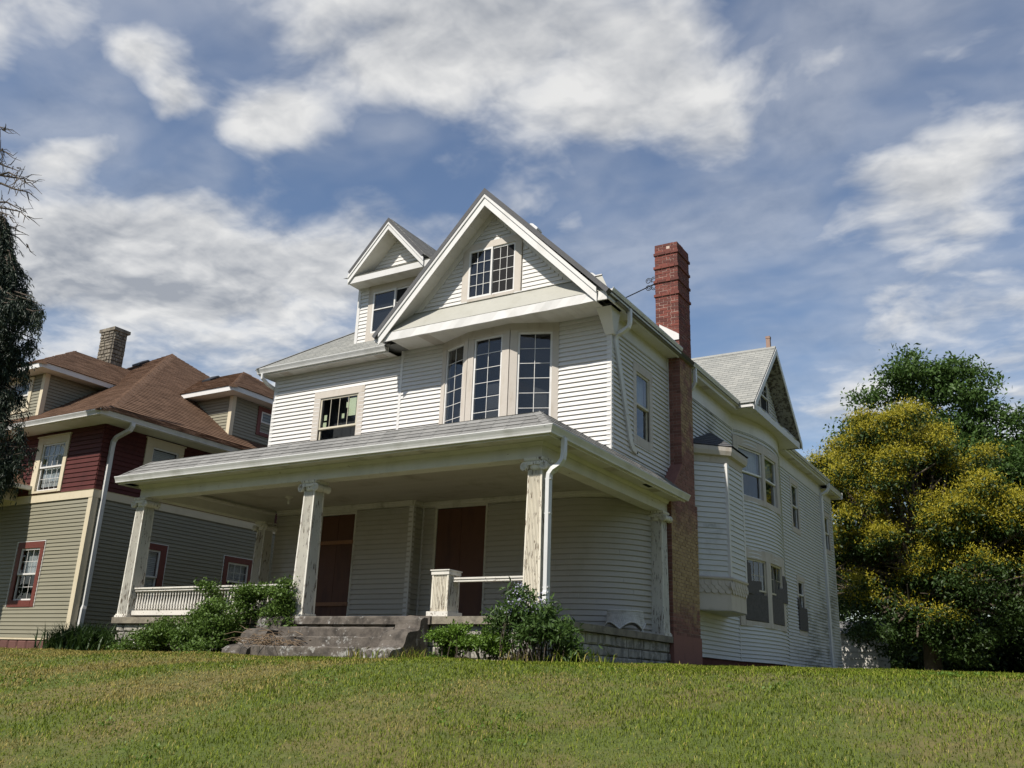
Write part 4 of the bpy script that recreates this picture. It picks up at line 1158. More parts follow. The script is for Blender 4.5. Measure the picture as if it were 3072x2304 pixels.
# ------------------------------------------------------------------ wicker table on the porch
wk = empty('wicker_table', (-.45, 4.35, 0), 'small grey wicker table with arched skirt standing beside the corner column', 'table')
C0 = Vector((-.45, 4.35)); NS = 28
def sk_r(z): return .40 - .05 * z / .40
for rad, z, t in ((.385, .40, .018), (.37, .385, .014), (.405, .03, .012)):
    pass
mk('table_top', MB().lathe((C0.x, C0.y, 0), [(.30, .385), (.355, .385), (.365, .40), (.355, .418), (.30, .412)], 28), M['wicker'], wk)
strands = MB()
for s in (1, -1):                                      # crossing strands
    for k in range(56):
        a0 = k * 2 * math.pi / 56; pts = []
        for i in range(7):
            z = .39 - .34 * i / 6; a = a0 + s * i * .05
            # arched openings in the skirt
            arch = .05 + .13 * abs(math.sin(a * 2.5 + .4))
            if z < arch: break
            pts.append((C0.x + sk_r(z) * math.cos(a), C0.y + sk_r(z) * math.sin(a), z))
        if len(pts) > 1: strands.tube(pts, .0065, 4)
ring_t, ring_b = [], []
for a in np.linspace(0, 2 * math.pi, 73)[:-1]:
    ring_t.append((C0.x + .345 * math.cos(a), C0.y + .345 * math.sin(a), .39)); ring_b.append((C0.x + .388 * math.cos(a), C0.y + .388 * math.sin(a), .06 + .13 * abs(math.sin(a * 2.5 + .4))))
mk('skirt', MB().loft([ring_b, ring_t], caps=False), M['wicker'], wk)
mk('weave', strands, M['wicker'], wk, kind='stuff')
pts = [(C0.x + .40 * math.cos(a), C0.y + .40 * math.sin(a), .05 + .13 * abs(math.sin(a * 2.5 + .4))) for a in np.linspace(0, 2 * math.pi, 91)]
mk('arch_rim', MB().tube(pts, .013, 5), M['wicker'], wk)
for k in range(5):
    a = (math.pi * k - .4) / 2.5
    mk('leg', MB().tube([(C0.x + .40 * math.cos(a), C0.y + .40 * math.sin(a), .07), (C0.x + .41 * math.cos(a), C0.y + .41 * math.sin(a), 0)], .016, 6), M['wicker'], wk)
for z in (.30, .34, .26):
    mk('band', MB().tube([(C0.x + sk_r(z) * math.cos(a), C0.y + sk_r(z) * math.sin(a), z) for a in np.linspace(0, 2 * math.pi, 41)], .007, 4), M['wicker'], wk)

# ------------------------------------------------------------------ neighbouring house
XN, YN, NW, NB = -14.5, 1.78, -27.9, 15.2
N = empty('house', (-21.2, 8.5, -.7), 'foursquare neighbour house with khaki siding, dark red shingled upper storey and brown hip roof', 'house')
def nwall(path, z0, z1, exp, mat, opens=(), lip=.025, indiv=True, into=None):
    wl = Wall(path, z0, z1, exp, lip); wl.open += list(opens); wl.build(N, M[mat], into=into); return wl
fN = FR((NW, YN), (XN, YN)); fS = FR((XN, YN), (XN, NB))
ax = lambda x: x - NW
ay = lambda y: y - YN
lowF = (ax(-17.21), ax(-16.34), .57, 1.95); upF = (ax(-17.11), ax(-16.06), 3.52, 4.86)
lowS1 = (ay(3.42), ay(4.15), .65, 2.10); lowS2 = (ay(6.62), ay(7.45), 1.12, 2.10); upS = (ay(3.34), ay(4.24), 3.75, 4.92)
nwall([(NW, YN), (XN, YN)], -.38, 3.20, .1016, 'khaki', [lowF]); nwall([(XN, YN), (XN, NB)], -.38, 3.20, .1016, 'khaki', [lowS1, lowS2])
nwall([(NW, YN - .01), (XN + .01, YN - .01)], 3.42, 5.20, .127, 'oxblood', [upF], .028); nwall([(XN + .01, YN - .01), (XN + .01, NB)], 3.42, 5.20, .127, 'oxblood', [upS], .028)
mk('wall', MB().box(NW, NW + .1, YN, NB, -.38, 5.2).box(NW, XN, NB - .1, NB, -.38, 5.2), M['khaki'], N)
mk('belt_board', MB().sweep([(NW, YN), (XN, YN), (XN, NB)], [(-.02, 3.20), (.045, 3.20), (.045, 3.40), (.06, 3.415), (-.02, 3.42)]), M['cream'], N)
mk('corner_board', MB().box(XN - .13, XN + .035, YN - .035, YN - .002, -.40, 3.199).box(XN + .002, XN + .035, YN - .002, YN + .14, -.40, 3.199), M['cream'], N)
mk('starter_strip', MB().sweep([(NW, YN), (XN, YN), (XN, NB)], [(-.02, -.43), (.02, -.43), (.02, -.385), (-.02, -.385)]), M['cream'], N)
fd = mk('foundation', MB().box(NW + .05, XN - .05, YN + .06, NB - .05, -1.2, -.432), M['block'], N)
x = -19.0
while x < XN - .1:
    mk('block', MB().loft([[(x + .012, YN + .05, -.84), (x + .388, YN + .05, -.84), (x + .388, YN + .05, -.445), (x + .012, YN + .05, -.445)][0:4], [(x + .012, YN + .02, -.84), (x + .388, YN + .02, -.84), (x + .388, YN + .02, -.445), (x + .012, YN + .02, -.445)], [(x + .05, YN - .012, -.80), (x + .35, YN - .01, -.80), (x + .35, YN - .012, -.48), (x + .05, YN - .016, -.48)]]), M['block'], fd); x += .40
y = YN + .1
while y < 9:
    mk('block', MB().loft([[(XN - .05, y + .012, -.84), (XN - .05, y + .388, -.84), (XN - .05, y + .388, -.445), (XN - .05, y + .012, -.445)], [(XN - .02, y + .012, -.84), (XN - .02, y + .388, -.84), (XN - .02, y + .388, -.445), (XN - .02, y + .012, -.445)], [(XN + .01, y + .05, -.8), (XN + .01, y + .35, -.8), (XN + .012, y + .35, -.48), (XN + .01, y + .05, -.48)]]), M['block'], fd); y += .40
window(N, fN, *lowF, (.15, .15, .17, .17), 'redtrim', 'trim_white', (3, 2), (3, 2), inner=('curtain', .5, False))
window(N, fS, *lowS1, (.19, .19, .17, .17), 'redtrim', 'trim_white', (1, 1), (1, 1), inner=('blind', .95, True))
window(N, fS, *lowS2, (.16, .16, .17, .17), 'redtrim', 'trim_white', (3, 2), (1, 1), inner=('curtain', .5, False), split=1.55)
fN2 = FR((NW, YN - .02), (XN, YN - .02)); fS2 = FR((XN + .02, YN), (XN + .02, NB))
for f, q, inn in ((fN2, upF, ('curtain', .9, False)), (fS2, upS, ('blind', .95, True))):
    wn_ = window(N, f, *q, (.24, .15, .20, .06), 'cream', 'sash_w', (4, 2) if f is fN2 else (1, 1), (4, 2) if f is fN2 else (1, 1), inner=inn, proud=.04)
    mk('crown', MB().fbox(f, q[0] - .28, q[1] + .19, 0, .07, q[3] + .20, q[3] + .235), M['cream'], wn_)
for f, q in ((fN, lowF), (fS, lowS1), (fS, lowS2)):
    e = .012
    mk('trim_channel', MB().fbox(f, q[0] - .21, q[1] + .21, .0, .036, q[3] + .172, q[3] + .19).fbox(f, q[0] - .21, q[0] - .192, .0, .036, q[2] - .17, q[3] + .172).fbox(f, q[1] + .192, q[1] + .21, .0, .036, q[2] - .17, q[3] + .172), M['trim_white'], N)
# eaves
ge0, ge1 = (-28.7, -13.68), (1.0, 16.0)
mk('soffit', MB().box(-28.65, -13.72, 1.04, YN - .02, 5.20, 5.215).box(XN + .02, -13.72, YN - .02, 15.9, 5.20, 5.215), M['soffit'], N)
mk('fascia', MB().sweep([(-28.65, 1.11), (-13.79, 1.11), (-13.79, 15.9)], [(-.02, 5.185), (0, 5.185), (0, 5.33), (-.02, 5.33)]), M['trim_white'], N)
gutter([(-28.65, 1.111), (-13.791, 1.111), (-13.791, 15.9)], 5.335, .115, .13, parent=N)
mk('downspout', MB().ptube([(-13.74, 2.05, 5.20), (-13.74, 2.05, 5.12), (-13.80, 2.05, 5.02), (-14.3, 2.03, 4.86), (-14.40, 2.03, 4.76), (-14.42, 2.03, 4.6), (-14.42, 2.03, .45), (-14.40, 2.0, .35), (-14.40, 1.98, -.55)], [(-.045, -.055), (.045, -.055), (.045, .055), (-.045, .055)]), M['gutter'], N)
# bell-cast hip roof
PK = Vector((-21.18, 8.5, 10.42)); F1 = 1.0; FZ = 5.76
levels = [(0, 5.325), (F1, FZ), (7.49, 10.42)]
ring = [[(-28.68 + t, 1.02 + t, z), (-13.68 - t, 1.02 + t, z), (-13.68 - t, 15.98 - t, z), (-28.68 + t, 15.98 - t, z)] for t, z in levels]
nr = mk('roof', MB().loft(ring), M['shingle_brown'], N)
def face_rows(corner, u, inn):
    for (t0, z0), (t1, z1) in zip(levels[:-1], levels[1:]):
        dv = Vector((inn[0] * (t1 - t0), inn[1] * (t1 - t0), z1 - z0)); L = dv.length; dn = dv / L; run = (t1 - t0) / L
        uv = Vector(u); nrm = uv.cross(dn); nrm = nrm if nrm.z > 0 else -nrm
        P0 = Vector(corner) + Vector((inn[0] * t0, inn[1] * t0, z0)) + nrm * .004
        shingle_rows(P0, u, dn, nrm, L, lambda b, t0=t0, run=run: t0 + b * run, lambda b, t0=t0, run=run: 15.0 - t0 - b * run, .14, .33, M['shingle_brown'], nr, False, thick=.016, jit=.006)
face_rows((-28.68, 1.0, 0), (1, 0, 0), (0, 1)); face_rows((-13.66, 1.0, 0), (0, 1, 0), (-1, 0))
hp = [(-13.68 - t, 1.02 + t, z + .02) for t, z in [(0, 5.325), (.5, 5.53), (1.0, 5.76)] + [(1 + 6.49 * k / 16, 5.76 + 4.66 * k / 16) for k in range(1, 17)]]
for i in range(len(hp) - 1):
    for k in range(2):
        a = Vector(hp[i]).lerp(Vector(hp[i + 1]), k / 2); b = Vector(hp[i]).lerp(Vector(hp[i + 1]), (k + 1.15) / 2)
        wv = Vector((1, 1, 0)).normalized() * .17; dz = Vector((0, 0, .07))
        mk('hip_shingle', MB().loft([[a - wv - dz, a + Vector((0, 0, .045)), a + wv - dz], [b - wv - dz * 1.2, b + Vector((0, 0, .02)), b + wv - dz * 1.2]]), M['shingle_brown'], nr)
# dormers (hipped), facing the street and facing this way
def ndormer(c, axis, half, base, face, zb, zt, over, apex_in, apex_z, tilt_w, wins):
    """axis: outward unit, c centre along the face, face: distance coordinate of the front wall"""
    ox, oy = axis; tx, ty = -oy, ox
    if axis == (1, 0): tx, ty = 0, 1
    if axis == (0, -1): tx, ty = 1, 0
    def P(t, o, z):
        return (c[0] + tx * t + ox * o, c[1] + ty * t + oy * o, z)
    body = mk('dormer', MB().loft([[P(-half, 0, zb - .6), P(half, 0, zb - .6), P(half, -4.5, zb - .6), P(-half, -4.5, zb - .6)], [P(-half, 0, zt), P(half, 0, zt), P(half, -4.5, zt), P(-half, -4.5, zt)]]), M['khaki'], N)
    z = zb
    while z < zt - .02:
        z1 = min(z + .1016, zt)
        for path in ([P(-half, 0, 0)[:2], P(half, 0, 0)[:2]], [P(-half, -4.4, 0)[:2], P(-half, 0, 0)[:2]], [P(half, 0, 0)[:2], P(half, -4.4, 0)[:2]]):
            mk('siding_board', MB().sweep(path, [(.001, z), (.025, z), (.010, z1 - .014), (.001, z1 - .014)]), M['khaki'], body)
        z = z1
    for sg in (-1, 1):
        mk('corner_board', MB().loft([[P(sg * half + sg * .03, .03, q), P(sg * half - sg * .12, .03, q), P(sg * half - sg * .12, -.02, q), P(sg * half - sg * .02, -.12, q), P(sg * half + sg * .03, -.12, q)] for q in (zb - .03, zt - .01)]), M['cream'], body)
    o = over
    lo = [P(-half - o, o, zt + .0), P(half + o, o, zt), P(half + o, -5, zt), P(-half - o, -5, zt)]
    mk('soffit', MB().loft([[(p[0], p[1], zt + .002) for p in lo], [(p[0], p[1], zt + .02) for p in lo]]), M['soffit'], body)
    m = MB()
    fa = [P(-half - o, -3.6, 0)[:2], P(-half - o, o, 0)[:2], P(half + o, o, 0)[:2], P(half + o, -3.6, 0)[:2]]
    mk('fascia', m.sweep(fa, [(0.002, zt - .01), (.03, zt - .01), (.03, zt + .17), (0.002, zt + .17)]), M['trim_white'], body)
    e = o + .06; A = P(0, -apex_in, apex_z); Bk = P(0, -7, apex_z)
    c0, c1, c2, c3 = P(-half - e, e, zt + .15), P(half + e, e, zt + .15), P(half + e, -7, zt + .15), P(-half - e, -7, zt + .15)
    rf = MB(); rf.poly([c0, c1, A]); rf.poly([c1, c2, Bk, A]); rf.poly([c3, c0, A, Bk]); rf.poly([c0, c3, c2, c1])
    ro = mk('dormer_roof', rf, M['shingle_brown'], N)
    for (p, q, r_) in ((c0, c1, 'f'), (c1, c2, 'r'), (c3, c0, 'l')):
        p, q = Vector(p), Vector(q); u = (q - p); Lu = u.length; u /= Lu; Av = Vector(A)
        foot = p + u * (Av - p).dot(u); wv = Av - foot; wl_ = wv.length; wv /= wl_; nrm = u.cross(wv); nrm = nrm if nrm.z > 0 else -nrm
        tA = (Av - p).dot(u)
        if r_ == 'f': lf = lambda b: tA * b / wl_; rf_ = lambda b: Lu - (Lu - tA) * b / wl_
        elif r_ == 'r': lf = lambda b: tA * b / wl_; rf_ = lambda b: Lu
        else: lf = lambda b: 0; rf_ = lambda b: Lu - (Lu - tA) * b / wl_
        shingle_rows(p + nrm * .005, u, wv, nrm, wl_, lf, rf_, .14, .33, M['shingle_brown'], ro, False, thick=.016, jit=.006)
    for cc in (c0, c1):
        for k in range(12):
            a = Vector(cc).lerp(Vector(A), k / 12); b = Vector(cc).lerp(Vector(A), (k + 1.1) / 12)
            wv = (Vector(A) - Vector(cc)); wv.z = 0; wv = Vector((-wv.y, wv.x, 0)).normalized() * .15; dz = Vector((0, 0, .07))
            mk('hip_shingle', MB().loft([[a - wv - dz, a + Vector((0, 0, .05)), a + wv - dz], [b - wv - dz * 1.1, b + Vector((0, 0, .025)), b + wv - dz * 1.1]]), M['shingle_brown'], ro)
    f = FR(P(-half, .04, 0)[:2], P(half, .04, 0)[:2])
    for (a0, a1, z0, z1, cas) in wins:
        wv_ = window(N, f, a0, a1, z0, z1, (.15, .15, .15, .12), cas, 'trim_white', (1, 1), (1, 1), backing=False, cb0=-.039, proud=.004, name='dormer_window')
        mk('dark_room', MB().fbox(f, a0 - .02, a1 + .02, -.0385, -.0365, z0, z1), M['black_in'], wv_)
ndormer((-15.2, 8.5), (1, 0), 1.92, 0, 0, 6.18, 7.46, .46, 1.85, 9.10, 0, [(1.25, 2.05, 6.55, 7.25, 'redtrim'), (2.25, 3.05, 6.55, 7.25, 'redtrim')])
ndormer((-21.2, 2.6), (0, -1), 2.05, 0, 0, 6.20, 7.56, .46, 2.05, 9.27, 0, [(2.2, 3.4, 6.5, 7.35, 'cream'), (.7, 1.9, 6.5, 7.35, 'cream')])
for p in ((-21.68, 7.6, 9.80, 0), (-18.2, 8.05, 8.82, 1)):
    mk('roof_vent', MB().loft([[(p[0] + a * s, p[1] + b * s, p[2] + z + b * .55) for a, b in ((-.22, -.2), (.22, -.2), (.22, .2), (-.22, .2))] for s, z in ((1, 0), (1, .08), (.8, .11))]), M['black'], nr)
# rubble stone chimney
nc = mk('chimney', MB().box(-22.0, -21.26, 6.02, 6.55, 8.6, 10.56), M['stone_m'], N)
r = random.Random(4)
z = 9.15
while z < 10.55:
    h = r.uniform(.09, .17)
    for (f, L) in ((FR((-22.0, 6.02), (-21.26, 6.02)), .74), (FR((-21.26, 6.02), (-21.26, 6.55)), .53)):
        a = 0
        while a < L - .03:
            a1 = min(a + r.uniform(.14, .34), L); o = r.uniform(.02, .05)
            mk('stone', MB().loft([[f.P(p, -.01, q) for p, q in ((a + .006, z + .006), (a1 - .006, z + .006), (a1 - .006, z + h - .006), (a + .006, z + h - .006))], [f.P(p, o, q) for p, q in ((a + .02, z + .02), (a1 - .02, z + .025), (a1 - .02, z + h - .02), (a + .02, z + h - .02))]]), M['nstone'], nc)
            a = a1
    z += h
mk('cap', MB().box(-22.07, -21.18, 5.95, 6.62, 10.56, 10.68), M['nstone'], nc)
mk('flashing', MB().loft([[(-21.5, 5.93, 9.03), (-21.20, 5.97, 8.95), (-21.20, 6.6, 8.95), (-21.5, 6.6, 9.03)], [(-21.5, 5.93, 9.24), (-21.20, 5.97, 9.12), (-21.20, 6.6, 9.12), (-21.5, 6.6, 9.24)]]), M['zinc'], nc)
# front porch of the neighbour (only a corner shows)
mk('porch_roof', MB().loft([[(-26, -.9, 3.62), (-17.3, -.9, 3.62), (-17.3, 1.74, 3.62), (-26, 1.74, 3.62)], [(-25, .2, 4.1), (-18.2, .2, 4.1), (-18.2, 1.74, 4.2), (-25, 1.74, 4.2)]]), M['shingle_brown'], N)
mk('porch_beam', MB().box(-25.8, -17.9, -.7, -.4, 3.3, 3.61).box(-18.2, -17.9, -.4, 1.74, 3.3, 3.61), M['cream'], N)
mk('porch_fascia', MB().sweep([(-26, -.9), (-17.3, -.9), (-17.3, 1.74)], [(.002, 3.56), (.05, 3.58), (.07, 3.68), (.002, 3.68)]), M['gutter'], N)
mk('porch_post', MB().box(-18.25, -17.88, -.75, -.38, -.9, 3.3), M['cream'], N)

# ------------------------------------------------------------------ ground: lawn bank rising from the street
def lawn_z(x, y):
    x = np.asarray(x, float); y = np.asarray(y, float)
    t = np.maximum(0, -1.6 - y)
    z = -.745 - .185 * (t - 1.5 * (1 - np.exp(-t / 1.5)))
    z = np.where(t > 11.5, z.min() if z.ndim == 0 else np.maximum(z, -2.62), np.maximum(z, -2.62))
    z = z + .022 * np.clip(y + 1.6, 0, 26) * np.clip((x + 3.0) / 3.0, 0, 1)
    z = z - .03 * np.clip((x - 2.0) / 3.0, 0, 1.2) * np.clip((y + 8) / 6, 0, 1) * np.clip((4 - y) / 4, 0, 1)
    z = z + .018 * np.sin(x * 1.1 + 1.3 * np.sin(y * .7)) * np.sin(y * .9 + .5) + .010 * np.sin(x * 2.7 + y * 1.9)
    return z
gx = np.concatenate([np.linspace(-700, -40, 18), np.linspace(-38, 30, 150), np.linspace(34, 700, 18)])
gy = np.concatenate([np.linspace(-500, -32, 14), np.linspace(-30, 34, 150), np.linspace(40, 900, 18)])
X, Y = np.meshgrid(gx, gy); Z = lawn_z(X, Y)
V = np.stack([X.ravel(), Y.ravel(), Z.ravel()], 1); nx = len(gx)
ii = np.arange(len(gy) - 1)[:, None] * nx + np.arange(nx - 1)[None]; ii = ii.ravel()
F = np.stack([ii, ii + 1, ii + nx + 1, ii + nx], 1)
def groundm():
    m, k, b = material('lawn_soil')
    p = k.pos(); n = k.noise(p, .55, 6, .6); n2 = k.noise(p, 5, 5, .7)
    c = k.mix(k.ramp(n, .42, .62), (.080, .108, .012), (.135, .112, .034))
    c = k.mix(k.math('MULTIPLY', k.ramp(n2, .4, .7), .6), c, (.05, .068, .01))
    k.set(b.inputs['Base Color'], c); b.inputs['Roughness'].default_value = .95
    bump(k, b, k.noise(p, 40, 4, .7), .8, .03)
    return m
npmesh('ground', V, F, groundm(), kind='structure', smooth=True)

def grassm():
    m, k, b = material('grass_blades')
    p = k.pos(); n = k.noise(p, .62, 6, .62); n2 = k.noise(p, 2.6, 4, .6); r = k.n('NewGeometry').outputs['Random Per Island']
    sp = k.n('SeparateXYZ'); k.set(sp.inputs[0], p)
    dry = k.ramp(k.math('ADD', k.math('ADD', n, k.math('MULTIPLY', n2, .35)), k.math('MULTIPLY', sp.outputs[0], -.018)), .64, .86)
    green = k.mix(r, (.060, .092, .006), (.210, .258, .030))
    straw = k.mix(r, (.13, .11, .025), (.36, .30, .095))
    pick = k.ramp(k.math('ADD', r, k.math('MULTIPLY', dry, .95)), .86, 1.02)
    c = k.mix(pick, green, straw)
    k.set(b.inputs['Base Color'], c); b.inputs['Roughness'].default_value = .75; b.inputs['Specular IOR Level'].default_value = .12
    t = m.node_tree; tl = k.n('BsdfTranslucent'); k.set(tl.inputs[0], c); mx = k.n('MixShader'); mx.inputs[0].default_value = .28
    t.links.new(b.outputs[0], mx.inputs[1]); t.links.new(tl.outputs[0], mx.inputs[2])
    o = [q for q in t.nodes if q.type == 'OUTPUT_MATERIAL'][0]; t.links.new(mx.outputs[0], o.inputs[0])
    return m
def blades(cx, cy, cz, hgt, wid, lean, az):
    n = len(cx); dx, dy = np.cos(az), np.sin(az); px, py = -dy, dx
    base = np.stack([cx, cy, cz], 1); per = np.stack([px, py, np.zeros(n)], 1) * (wid / 2)[:, None]
    mid = base + np.stack([dx * lean * hgt * .35, dy * lean * hgt * .35, hgt * .6], 1)
    tip = base + np.stack([dx * lean * hgt, dy * lean * hgt, hgt * np.sqrt(np.maximum(.1, 1 - .5 * lean ** 2))], 1)
    V = np.stack([base - per, base + per, mid + per * .8, mid - per * .8, tip], 1).reshape(-1, 3)
    o = np.arange(n)[:, None] * 5
    F = np.concatenate([o + np.array([[0, 1, 2]]), o + np.array([[0, 2, 3]]), o + np.array([[3, 2, 4]])], 1).reshape(-1, 3)
    return V, F
def free(x, y):                                        # not under the buildings
    inh = (x > -10.5) & (x < .05) & (y > -.02) & (y < 24)
    ins_ = (x > -5.9) & (x < -2.05) & (y > -1.0) & (y < .1)
    inn = (x < -14.45) & (x > -28) & (y > 1.75) & (y < 15.5)
    return ~(inh | ins_ | inn)
CAMV = np.array(CAM); NBL = 370000
ang = rng.uniform(-.78, .92, NBL * 2); rad = 3.6 + (22 - 3.6) * rng.random(NBL * 2) ** 1.25
bx = CAMV[0] + rad * np.sin(ang - YAW); by = CAMV[1] + rad * np.cos(ang - YAW)
keep = free(bx, by) & (by < 9) & (bx > -24); keep &= np.cumsum(keep) <= NBL
bx, by, rad = bx[keep], by[keep], rad[keep]; n = len(bx)
tall = rng.random(n)
cl = .5 + .5 * np.sin(bx * 2.1 + 2 * np.sin(by * 1.3)) * np.sin(by * 2.6 + bx * .7)
hg = (.022 + .030 * rng.random(n)) * (.75 + .5 * cl) + np.where(tall > .988, .05 * rng.random(n), 0)
wd = (.0035 + .003 * rng.random(n)) * np.clip(rad / 7, .8, 2.4)
V, F = blades(bx, by, lawn_z(bx, by) - .006, hg, wd, .3 + 1.1 * rng.random(n), rng.uniform(0, 2 * math.pi, n))
GM = grassm()
npmesh('grass', V, F, GM, label='mown lawn grass, green with straw coloured dry patches', cat='grass', kind='stuff')

# ------------------------------------------------------------------ foliage
def leafm(name, a, c2, trans=.3, extra=None, rough=.5):
    m, k, b = material(name)
    p = k.pos(); r = k.n('NewGeometry').outputs['Random Per Island']; n = k.noise(p, .9, 3, .6)
    c = k.mix(k.math('MULTIPLY', k.math('ADD', r, n), .5), a, c2)
    if extra: c = k.mix(k.ramp(r, extra[0], extra[0] + .02), c, extra[1])
    k.set(b.inputs['Base Color'], c); b.inputs['Roughness'].default_value = rough; b.inputs['Specular IOR Level'].default_value = .3
    t = m.node_tree; tl = k.n('BsdfTranslucent'); k.set(tl.inputs[0], c); mx = k.n('MixShader'); mx.inputs[0].default_value = trans
    t.links.new(b.outputs[0], mx.inputs[1]); t.links.new(tl.outputs[0], mx.inputs[2])
    o = [q for q in t.nodes if q.type == 'OUTPUT_MATERIAL'][0]; t.links.new(mx.outputs[0], o.inputs[0])
    return m
def leaves(P, size, droop=.3, aspect=2.2, orient=None, up=None):
    """diamond shaped folded leaves at points P"""
    n = len(P); s = size if np.ndim(size) else np.full(n, size)
    d = rng.normal(size=(n, 3)) if orient is None else orient + rng.normal(size=(n, 3)) * .55
    d[:, 2] -= droop; d /= np.linalg.norm(d, axis=1)[:, None]
    a = rng.normal(size=(n, 3)); a[:, 2] += .9 if up is None else up; q = np.cross(d, a); q /= np.linalg.norm(q, axis=1)[:, None] + 1e-9
    nr = np.cross(q, d)
    l = s[:, None] * d; wq = (s / aspect / 2)[:, None] * q * 2
    V = np.stack([P, P + l * .45 + wq * .5 + nr * (s * .08)[:, None], P + l, P + l * .45 - wq * .5 + nr * (s * .08)[:, None]], 1).reshape(-1, 3)
    o = np.arange(n)[:, None] * 4
    F = np.concatenate([o + np.array([[0, 1, 2]]), o + np.array([[0, 2, 3]])], 1).reshape(-1, 3)
    return V, F
def crown_points(lobes, nclump, per, spread, shell=.55):
    """lobes -> leafy boughs sitting on them -> clumps on each bough, gaps left between"""
    L = np.array(lobes, float); vol = L[:, 3] * L[:, 4] * L[:, 5]
    nb = max(len(L) * 3, int(nclump / 11)); pick = rng.choice(len(L), nb, p=vol ** .67 / (vol ** .67).sum())
    d = rng.normal(size=(nb, 3)); d[:, 2] += .25; d /= np.linalg.norm(d, axis=1)[:, None]
    B = L[pick, :3] + d * L[pick, 3:] * (shell + (1.0 - shell) * rng.random(nb) ** .5)[:, None] * .92
    br = .30 * (L[pick, 3:].mean(1)) * (.7 + .6 * rng.random(nb))
    k = rng.choice(nb, nclump); e = rng.normal(size=(nclump, 3)); e[:, 2] = np.abs(e[:, 2]) * .9 - .15; e /= np.linalg.norm(e, axis=1)[:, None]
    C = B[k] + e * br[k][:, None] * np.array([1.15, 1.15, .85]) * (.55 + .5 * rng.random(nclump))[:, None]
    dd = d[k] * .6 + e * .6
    idx = np.repeat(np.arange(len(C)), per)
    return C[idx] + rng.normal(size=(len(idx), 3)) * spread * np.array([1, 1, .6]), dd[idx], C, dd
def branches(base, tops, r0, seed, mat, root, name='trunk'):
    r = random.Random(seed); mb = MB(); base = Vector(base)
    fork = base + Vector((r.uniform(-.2, .2), r.uniform(-.2, .2), (max(t[2] for t in tops) - base.z) * .28))
    mb.tube([base - Vector((0, 0, .3)), base.lerp(fork, .4) + Vector((r.uniform(-.1, .1), r.uniform(-.1, .1), 0)), fork], [r0 * 1.25, r0, r0 * .8], 9)
    for t in tops:
        t = Vector(t); m1 = fork.lerp(t, .4) + Vector((r.uniform(-.4, .4), r.uniform(-.4, .4), r.uniform(.1, .5)))
        mb.tube([fork - Vector((0, 0, .1)), m1, t], [r0 * .6, r0 * .35, r0 * .10], 6)
        for q in range(3):
            e = m1.lerp(t, r.uniform(.1, .8)); mb.tube([e, e + Vector((r.uniform(-1.2, 1.2), r.uniform(-1.2, 1.2), r.uniform(-.1, 1.0)))], [r0 * .2, r0 * .05], 5)
    return mk(name, mb, mat, root)
M['bark'] = simple('bark', (.075, .058, .042), .95, .3, (.5, .5, .5), 4, .6, .3, .6, 20)
M['leaf_mid'] = leafm('maple_leaves', (.036, .076, .015), (.088, .150, .034))
M['leaf_dark'] = leafm('compound_leaves', (.017, .037, .007), (.042, .074, .015), .18)
M['blossom'] = leafm('yellow_panicles', (.245, .212, .010), (.385, .338, .028), .25)
M['needle'] = leafm('spruce_needles', (.009, .018, .010), (.028, .044, .022), .05)
M['ivy'] = leafm('vine_leaves', (.045, .090, .014), (.130, .205, .040))
M['weed'] = leafm('bright_weed_leaves', (.070, .135, .012), (.130, .215, .030))
M['bush'] = leafm('bush_leaves', (.030, .064, .013), (.085, .145, .034))
M['lily'] = leafm('strap_leaves', (.020, .046, .010), (.058, .100, .026))
M['mauve'] = leafm('mauve_flowers', (.30, .29, .42), (.50, .48, .62), .2)
M['twig'] = simple('dry_twigs', (.17, .12, .075), .9, .3)

# golden flowering tree behind the house
def tree(name, label, base, lobes, nclump, per, size, spread, mat, r0=.28, group=None, seed=1, blossom=None):
    root = empty(name, base, label, 'tree', group)
    tops = [(l[0], l[1], l[2]) for l in lobes]
    branches(base, tops, r0, seed, M['bark'], root)
    P, d, C, cdv = crown_points(lobes, nclump, per, spread)
    V, F = leaves(P, size * (.7 + .6 * rng.random(len(P))), .35)
    npmesh('crown', V, F, M[mat], root, kind='stuff', origin=base)
    if blossom is not None:
        nb_, sz = blossom
        sc_ = cdv[:, 2] * .9 - cdv[:, 1] * .40 + rng.normal(size=len(C)) * .42 + np.clip(C[:, 2] - 5.4, -5, 2) * .30
        ok = sc_ > .02
        CB = C[ok]; idx = np.repeat(np.arange(len(CB)), nb_)
        o = CB[idx] + rng.normal(size=(len(idx), 3)) * spread * np.array([1.0, 1.0, .6]) + np.array([0, -.10, .22])
        V, F = leaves(o, sz * (.6 + .8 * rng.random(len(o))), -.9, 3.2, up=.2)
        npmesh('blossom', V, F, M['blossom'], root, kind='stuff', origin=base)
    return root
def gz(x, y): return float(lawn_z(np.array([x]), np.array([y]))[0])
bt = (2.3, 27.8, gz(2.3, 27.8))
YL = []; r = random.Random(31)
for (cx, cy, cz, rx, ry, rz, m_) in ((1.5, 27.8, 6.6, 3.7, 3.2, 4.5, 54), (5.2, 27.5, 4.3, 3.0, 2.9, 3.2, 32), (.3, 27.8, 3.2, 2.9, 2.8, 2.8, 22), (2.6, 26.9, 2.0, 3.4, 2.2, 1.7, 18), (7.2, 27.8, 3.0, 1.9, 2.2, 2.2, 12)):
    for _ in range(m_):
        v = Vector((r.gauss(0, 1), r.gauss(0, 1), r.gauss(.15, 1))).normalized() * r.uniform(.45, .82); q = r.uniform(.8, 1.5)
        YL.append((cx + v.x * rx, cy + v.y * ry, max(.7, cz + v.z * rz), q, q, q * .75))
